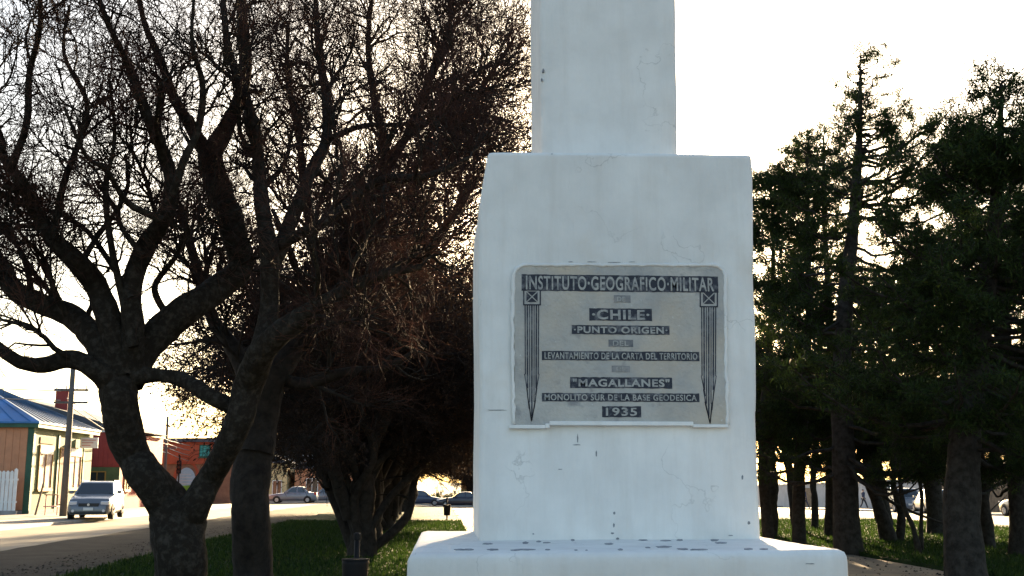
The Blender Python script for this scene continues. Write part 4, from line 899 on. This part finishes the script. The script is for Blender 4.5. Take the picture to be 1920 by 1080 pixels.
# leaning stake, small rack, bollard on the left verge
tag(MB().tube([at(66, 966, 56), at(82, 905, 56.3)], .05, 7).build('leaning_stake', M['wood']), 'dark wooden stake leaning right on the verge by the shop', 'stake')
rk = empty('metal_rack', (X_at(100, 55), 55, .1), 0, 'small rusty pink metal rack beside the nearest pole', 'rack')
for (a, b_) in ((-.28, 0), (.28, 0)): MB().tube([(a, 0, -.05), (a, 0, .95)], .03, 6).build('leg', M['signpink'], rk)
MB().box(-.32, .32, -.2, .2, .35, .40).build('shelf', M['signpink'], rk); MB().box(-.32, .32, -.2, .2, .9, .95).build('shelf', M['brick'], rk)
# traffic lights
M['red_lamp'] = mat('red_lamp', (.5, .01, .01), .4, emis=((1, .02, .015), 6)); M['lamp_off'] = mat('lamp_off', (.05, .03, .02), .3)
def traffic_light(px, py, D, label, lit, two=False):
    p = at(px, py, D); g = gz(p.x, D); t = empty('traffic_light', (p.x, D, g), 0, label, 'traffic light', 'traffic lights at the crossing')
    z = p.z - g; MB().tube([(0, .1, -.2), (0, .1, z + .5)], .06, 8).build('pole', M['black'], t)
    hd = MB().box(-.17, .17, -.1, .1, z - .85, z + .2).build('signal_head', M['black'], t, bevel=.02)
    for k in range(3):
        mb = MB(); mb.tube([(0, -.1, z - .33 * k), (0, -.125, z - .33 * k)], .12, 12); mb.build('lamp', M['red_lamp'] if (k == 0 and lit) else M['lamp_off'], hd)
        mb = MB(); mb.prism([(.15 * math.cos(a_), z - .33 * k + .15 * math.sin(a_)) for a_ in np.linspace(0, math.pi, 8)] + [(.13 * math.cos(a_), z - .33 * k + .13 * math.sin(a_)) for a_ in np.linspace(math.pi, 0, 8)], -.34, -.1); mb.build('visor', M['black'], hd)
traffic_light(1710, 884, 96, 'traffic light with red lamp high above the silver car, left of the pair', True)
traffic_light(1725, 902, 88, 'traffic light glowing red lower and right of the other', True)
traffic_light(336, 868, 90.5, 'unlit dark traffic light in front of the oval mural', False)
# litter bins
def bin_(p, label):
    t = empty('litter_bin', p, 0, label, 'litter bin', 'black litter bins on posts')
    MB().tube([(0, .2, -.1), (0, .2, .98)], .035, 8).build('post', M['black'], t, True)
    MB().tube([(0, 0, .24), (0, 0, .27), (0, 0, .66), (0, 0, .69)], [.13, .145, .165, .165], 18).build('basket', M['black'], t, True)
    MB().tube([(0, 0, .692), (0, 0, .71)], [.172, .172], 18).build('rim', M['black'], t); MB().box(-.03, .03, .1, .2, .5, .6).build('bracket', M['black'], t)
    MB().tube([(0, .2, .93), (0, .2, 1.0), (0, .2, 1.02)], [.05, .05, .02], 10).build('post_cap', M['black'], t)
    return t
bin_(Vector((X_at(670, 14), 14, 0)), 'near black litter bin on a post in the shaded grass left of the monument')
b2 = on(838, 977); bin_(b2, 'far black litter bin where the grass meets the sunlit path')

# ================================================================== CARS
M['tyre'] = mat('tyre', (.015, .015, .015), .9); M['rim'] = mat('alloy_rim', (.45, .45, .46), .3, metal=.8)
M['carglass'] = mat('car_glass', (.02, .025, .03), .06, spec=.9); M['plate'] = mat('number_plate', (.7, .7, .68), .5)
M['lens'] = mat('headlamp_lens', (.6, .6, .62), .08, spec=.9); M['tail'] = mat('tail_lamp', (.35, .01, .01), .2, spec=.8); M['trim'] = mat('black_trim', (.02, .02, .02), .6)
def paint(name, c): 
    m = mat(name, c, .3, metal=.15); m.node_tree.nodes['Principled BSDF'].inputs['Coat Weight'].default_value = .35; m.node_tree.nodes['Principled BSDF'].inputs['Coat Roughness'].default_value = .05; return m
def car(kind, col, loc, rz, label, L=4.4, W=1.78, H=1.48):
    """front of the car points to local -y"""
    t = empty(kind, loc, rz, label, 'car', 'cars on the streets'); m = col; h2 = L / 2; w = W / 2
    if kind == 'suv_car': hood, belt, ws0, ws1, rr, tail = 1.02, 1.08, -.95, -.30, 1.55, 1.98
    elif kind == 'saloon_car': hood, belt, ws0, ws1, rr, tail = .90, .96, -.80, -.10, .95, 1.55
    else: hood, belt, ws0, ws1, rr, tail = .88, .96, -.95, -.25, 1.55, 1.95
    tail = min(tail, h2 - .08); zg = .22
    # side outline stations: (y, z top of lower body, half width)
    st = [(-h2, .55, .78), (-h2 + .06, .66, .86), (-h2 + .3, hood - .14, .95), (-h2 + .8, hood - .04, 1), (ws0, hood + .02, 1), (0, belt, 1), (tail - .3, belt + .02, 1), (h2 - .35, belt, .98), (h2 - .08, belt - .05, .93), (h2, .62, .88)]
    sec = lambda y, zt_, kk: [(-w * kk * .88, y, zg + .0), (-w * kk, y, zg + .13), (-w * kk * 1.0, y, min(.62, zt_)), (-w * kk * .975, y, (zt_ + .62) / 2), (-w * kk * .93, y, zt_ - .03), (-w * kk * .8, y, zt_), (0, y, zt_ + .02)]
    V = []; 
    for (y, zt_, kk) in st:
        s = sec(y, zt_, kk); s = s + [(-a, b, c) for a, b, c in s[-2::-1]]; V += s
    n = 13; Fq = [(i * n + j, i * n + j + 1, (i + 1) * n + j + 1, (i + 1) * n + j) for i in range(len(st) - 1) for j in range(n - 1)]
    Fq += [tuple(range(n))[::-1], tuple((len(st) - 1) * n + j for j in range(n))] + [(i * n, (i + 1) * n, (i + 1) * n + n - 1, i * n + n - 1) for i in range(len(st) - 1)]
    body = MB().add(V, Fq).build('body', m, t, True, .02)
    # cabin
    zr = H; wt = w * .76; wb = w * .93
    gh = [(ws0, hood + .0, wb), (ws1, zr - .06, wt), (ws1 + .35, zr, wt), ((ws1 + rr) / 2, zr + .015, wt), (rr - .1, zr - .01, wt), (rr, zr - .05, wt), (tail, belt - .02, wb)]
    V = []
    for (y, z, ww) in gh: V += [(-ww, y, z - .0), (-ww * .6, y, z + .02), (ww * .6, y, z + .02), (ww, y, z)]
    b0 = len(V); Fq = [(i * 4 + j, i * 4 + j + 1, i * 4 + j + 5, i * 4 + j + 4) for i in range(len(gh) - 1) for j in range(3)]
    V2 = [(-wb, ws0, hood - .05), (-wb, tail, belt - .08), (wb, ws0, hood - .05), (wb, tail, belt - .08)]; V += V2
    Fq += [(b0,) + tuple(i * 4 for i in range(len(gh))) + (b0 + 1,), (b0 + 2,) + tuple(i * 4 + 3 for i in range(len(gh))) + (b0 + 3,)]
    MB().add(V, Fq).build('cabin', m, t, True, .015)
    # glass: screen, rear, sides
    def lerp(a, b, f): return tuple(a[i] + (b[i] - a[i]) * f for i in range(3))
    def pane(q, nm, off):
        lo = [tuple(p[i] + off[i] for i in range(3)) for p in q]; return MB().add(list(q) + lo, [(0, 1, 2, 3), (7, 6, 5, 4), (0, 4, 5, 1), (1, 5, 6, 2), (2, 6, 7, 3), (3, 7, 4, 0)]).build(nm, M['carglass'], t)
    A, B_ = (0, ws0, hood), (0, ws1, zr - .06); d0, d1 = .1, .95
    q = []
    for f, s in ((d0, -1), (d0, 1), (d1, 1), (d1, -1)):
        p = lerp(A, B_, f); ww = (wb + (wt - wb) * f) * .9; q.append((s * ww, p[1] - .01, p[2] + .028))
    pane(q, 'windscreen', (0, .02, -.03))
    A, B_ = (0, tail, belt - .02), (0, rr, zr - .05); q = []
    for f, s in ((.16, -1), (.16, 1), (.92, 1), (.92, -1)):
        p = lerp(A, B_, f); ww = (wb + (wt - wb) * f) * .88; q.append((s * ww, p[1] + .012, p[2] + .012))
    pane(q, 'rear_window', (0, -.03, -.02))
    for s in (-1, 1):
        zb_, zt_ = belt + .02, zr - .1; fb = .03; ft = .9
        def wx(z): return (wb + (wt - wb) * (z - hood) / (zr - .05 - hood)) + .012
        mid = (ws1 + rr) / 2
        for (ya, yb, yc, yd) in ((ws0 + .28, mid - .05, mid - .05, ws1 + .1), (mid + .05, tail - .32, rr - .15, mid + .05)):
            q = [(s * wx(zb_), ya, zb_), (s * wx(zb_), yb, zb_), (s * wx(zt_), yc, zt_), (s * wx(zt_), yd, zt_)]
            pane(q, 'side_window', (-s * .03, 0, 0))
        for yy in (ws0 + .28, mid):
            pass
        MB().box(*sorted((s * (w - .0), s * (w + .17))), ws0 + .3, ws0 + .42, belt, belt + .14).build('mirror', m, t, bevel=.02)
        for yy in (mid - .25, rr - .35): MB().box(*sorted((s * (w - .01), s * (w + .02))), yy, yy + .16, belt - .14, belt - .11).build('door_handle', M['trim'], t)
        # lamps
        MB().box(*sorted((s * w * .52, s * w * .9)), -h2 - .015 + .06, -h2 + .3, .62, .78).build('headlight', M['lens'], t, bevel=.03)
        MB().box(*sorted((s * w * .66, s * w * .93)), h2 - .25, h2 + .012 - .03, .72, .98).build('tail_light', M['tail'], t, bevel=.02)
        MB().tube([(s * w * .68, -h2 + .02, .38), (s * w * .68, -h2 - .02 , .38)], .06, 10).build('fog_light', M['lens'], t)
        for yy in (-h2 + .82, h2 - .82):
            rw = .335 if kind == 'suv_car' else .30
            arch = [(yy + (rw + .06) * math.cos(a_), rw + (rw + .06) * math.sin(a_)) for a_ in np.linspace(-.3, math.pi + .3, 14)]
            MB().prism(arch, *sorted((s * (w - .2), s * (w + .004))), axis='x').build('wheel_arch', M['trim'], t)
            wh = empty('wheel', (s * (w - .1), yy, rw)); wh.parent = t
            MB().tube([(-s * .1, 0, 0), (-s * .09, 0, 0), (s * .1, 0, 0), (s * .115, 0, 0)], [rw * .9, rw, rw, rw * .92], 20).build('tyre', M['tyre'], wh, True)
            MB().tube([(s * .1, 0, 0), (s * .125, 0, 0)], [rw * .62, rw * .56], 14).build('rim', M['rim'], wh)
            for k in range(5):
                a_ = 2 * math.pi * k / 5; MB().tube([(s * .12, 0, 0), (s * .13, math.cos(a_) * rw * .55, math.sin(a_) * rw * .55)], .022, 4).build('spoke', M['rim'], wh)
    MB().box(-w * .45, w * .45, -h2 - .012, -h2 + .1, .56, .70).build('grille', M['trim'], t, bevel=.02)
    MB().tube([(0, -h2 - .03, .64), (0, -h2, .64)], .055, 12).build('badge', M['rim'], t)
    MB().box(-w * .8, w * .8, -h2 - .02, -h2 + .15, .24, .36).build('front_bumper', M['trim'] if kind == 'suv_car' else m, t, bevel=.03)
    MB().box(-w * .85, w * .85, h2 - .15, h2 + .04, .26, .48).build('rear_bumper', m, t, bevel=.03)
    MB().box(-.2, .2, -h2 - .035, -h2 - .018, .40, .52).build('number_plate', M['plate'], t); MB().box(-.2, .2, h2 + .041, h2 + .055, .50, .62).build('number_plate', M['plate'], t)
    if kind == 'suv_car':
        for s in (-1, 1): MB().tube([(s * wt * .95, ws1 + .3, zr + .04), (s * wt * .95, rr - .1, zr + .04)], .018, 6).build('roof_rail', M['trim'], t)
    return t
silver = paint('silver_paint', (.14, .15, .17)); dark = paint('dark_blue_paint', (.025, .035, .07)); white_p = paint('pale_silver_paint', (.36, .36, .37)); grey = paint('grey_paint', (.16, .18, .21)); black = paint('black_paint', (.018, .016, .028))
def cgz(x, y, l=0): return Vector((x, y, gz(x, y) + l))
x_ = X_at(170, 49.5); car('suv_car', silver, cgz(x_, 50.6, .08), R(8), 'silver SUV facing the viewer, parked by the pole on the left street', 4.4, 1.82, 1.60)
car('saloon_car', grey, cgz(X_at(551, 103), 103, .0), R(-90), 'grey-blue saloon side-on on the crossing road between the left trunks', 4.4)
car('saloon_car', silver, cgz(X_at(610, 107), 107.5, .0), R(-90), 'silver car mostly hidden behind the third tree on the crossing road', 4.3)
car('hatchback_car', dark, cgz(X_at(791, 106), 106, .0), R(90), 'dark blue hatchback facing right on the crossing road', 4.1, 1.72, 1.46)
car('saloon_car', black, cgz(X_at(864, 103), 103.5, .0), R(-90), 'dark saloon facing left with a sunlit bonnet beside the monument', 4.4, 1.76, 1.42)
xr_ = X_at(1706, 74); car('hatchback_car', silver, cgz(xr_, 76, .0), R(180 - 2), 'silver hatchback seen from behind between thin trunks on the right-hand street', 4.3, 1.76, 1.62)
car('hatchback_car', white_p, cgz(X_at(1752, 70), 70.5, .0), R(170), 'pale car half hidden behind the stout conifer trunk', 4.2, 1.76, 1.5)
car('hatchback_car', white_p, cgz(X_at(1684, 88), 90, .0), R(0), 'pale car facing the viewer behind the leaning trunk', 4.2, 1.74, 1.5)
car('saloon_car', dark, cgz(X_at(1935, 56), 56, .0), R(180), 'blue car cut off by the right edge of the picture', 4.4)

# ================================================================== PEOPLE (distant walkers)
def person(loc, rz, label, top, legs, hair=(.03, .02, .015), stride=.32, H=1.7):
    t = empty('person', loc, rz, label, 'person', 'people walking by the pale wall'); k = H / 1.7
    def skin(name, verts, edges, rad, m, lv=1):
        me = bpy.data.meshes.new(name); me.from_pydata([tuple(a * k for a in v) for v in verts], edges, []); o = link(name, me, m, t)
        o.modifiers.new('skin', 'SKIN'); 
        for v, r_ in zip(me.skin_vertices[0].data, rad): v.radius = (r_[0] * k, r_[1] * k) if isinstance(r_, tuple) else (r_ * k, r_ * k)
        me.skin_vertices[0].data[0].use_root = True; s = o.modifiers.new('sub', 'SUBSURF'); s.levels = s.render_levels = lv
        dg = bpy.context.evaluated_depsgraph_get(); dg.update(); m2 = bpy.data.meshes.new_from_object(o.evaluated_get(dg)); o.modifiers.clear(); o.data = m2
        m2.polygons.foreach_set('use_smooth', np.ones(len(m2.polygons), bool)); return o
    s = stride; sk = mat('skin', (.45, .28, .2), .6)
    # body, one surface: pelvis root, spine, head, arms with hands, legs and feet
    v = [(0, 0, .92), (0, 0, 1.12), (0, -.01, 1.34), (0, 0, 1.45), (0, -.01, 1.52), (0, -.02, 1.62), (0, -.02, 1.69),
         (-.17, 0, 1.40), (-.22, .10, 1.14), (-.22, .02, .90), (-.22, -.02, .80), (.17, 0, 1.40), (.22, -.08, 1.14), (.22, -.16, .92), (.22, -.20, .84),
         (-.09, 0, .86), (-.10, -s * .55, .50), (-.10, -s, .08), (-.10, -s - .14, .04), (.09, 0, .86), (.10, s * .25, .48), (.10, s * .95, .12), (.10, s * .9 - .12, .03)]
    e = [(0, 1), (1, 2), (2, 3), (3, 4), (4, 5), (5, 6), (2, 7), (7, 8), (8, 9), (9, 10), (2, 11), (11, 12), (12, 13), (13, 14), (0, 15), (15, 16), (16, 17), (17, 18), (0, 19), (19, 20), (20, 21), (21, 22)]
    r_ = [(.13, .10), (.12, .095), (.14, .10), (.065, .06), (.055, .055), (.085, .10), (.06, .07), .06, .045, .035, .035, .06, .045, .035, .035, .085, .06, .042, .035, .085, .06, .042, .035]
    skin('body', v, e, r_, sk)
    cl = mat('coat', top, .9, var=.2); tr = mat('trousers', legs, .9, var=.2)
    ix = [0, 1, 2, 3, 7, 8, 9, 11, 12, 13]; mp = {a: b for b, a in enumerate(ix)}
    skin('coat', [v[i] for i in ix], [(mp[a], mp[b]) for a, b in e if a in mp and b in mp], [(rr + .02 if not isinstance(rr, tuple) else (rr[0] + .025, rr[1] + .025)) for rr in (r_[i] for i in ix)], cl)
    ix = [0, 15, 16, 17, 19, 20, 21]; mp = {a: b for b, a in enumerate(ix)}
    skin('trousers', [v[i] for i in ix], [(mp[a], mp[b]) for a, b in e if a in mp and b in mp], [(rr + .014 if not isinstance(rr, tuple) else (rr[0] + .014, rr[1] + .014)) for rr in (r_[i] for i in ix)], tr)
    hm = mat('hair', hair, .8)
    skin('hair', [(0, .015, 1.60), (0, .02, 1.66), (0, .0, 1.70)], [(0, 1), (1, 2)], [(.085, .085), (.09, .105), (.06, .07)], hm)
    MB().add([(-.012 * k, -.115 * k, 1.60 * k), (.012 * k, -.115 * k, 1.60 * k), (0, -.145 * k, 1.60 * k), (0, -.115 * k, 1.64 * k)], [(0, 1, 2), (0, 3, 1), (1, 3, 2), (0, 2, 3)]).build('nose', sk, t)
    for s_ in (-1, 1): MB().box((s_ * .035 - .01) * k, (s_ * .035 + .01) * k, -.118 * k, -.108 * k, 1.625 * k, 1.635 * k).build('eye', hm, t)
    return t
pz = lambda px, D, l=.09: Vector((X_at(px, D), D, gz(X_at(px, D), D) + l))
person(pz(1617, 88), R(100), 'lone person in a dark blue coat walking past the pale wall', (.03, .04, .08), (.03, .035, .05), H=1.55)
person(pz(1508, 93, .0), R(80), 'person in a blue jacket walking on the far side of the bent trunks', (.05, .07, .14), (.04, .05, .08))
person(pz(1500, 92.4, .0), R(75), 'person in a maroon jacket walking beside the one in blue', (.12, .03, .035), (.03, .03, .035))
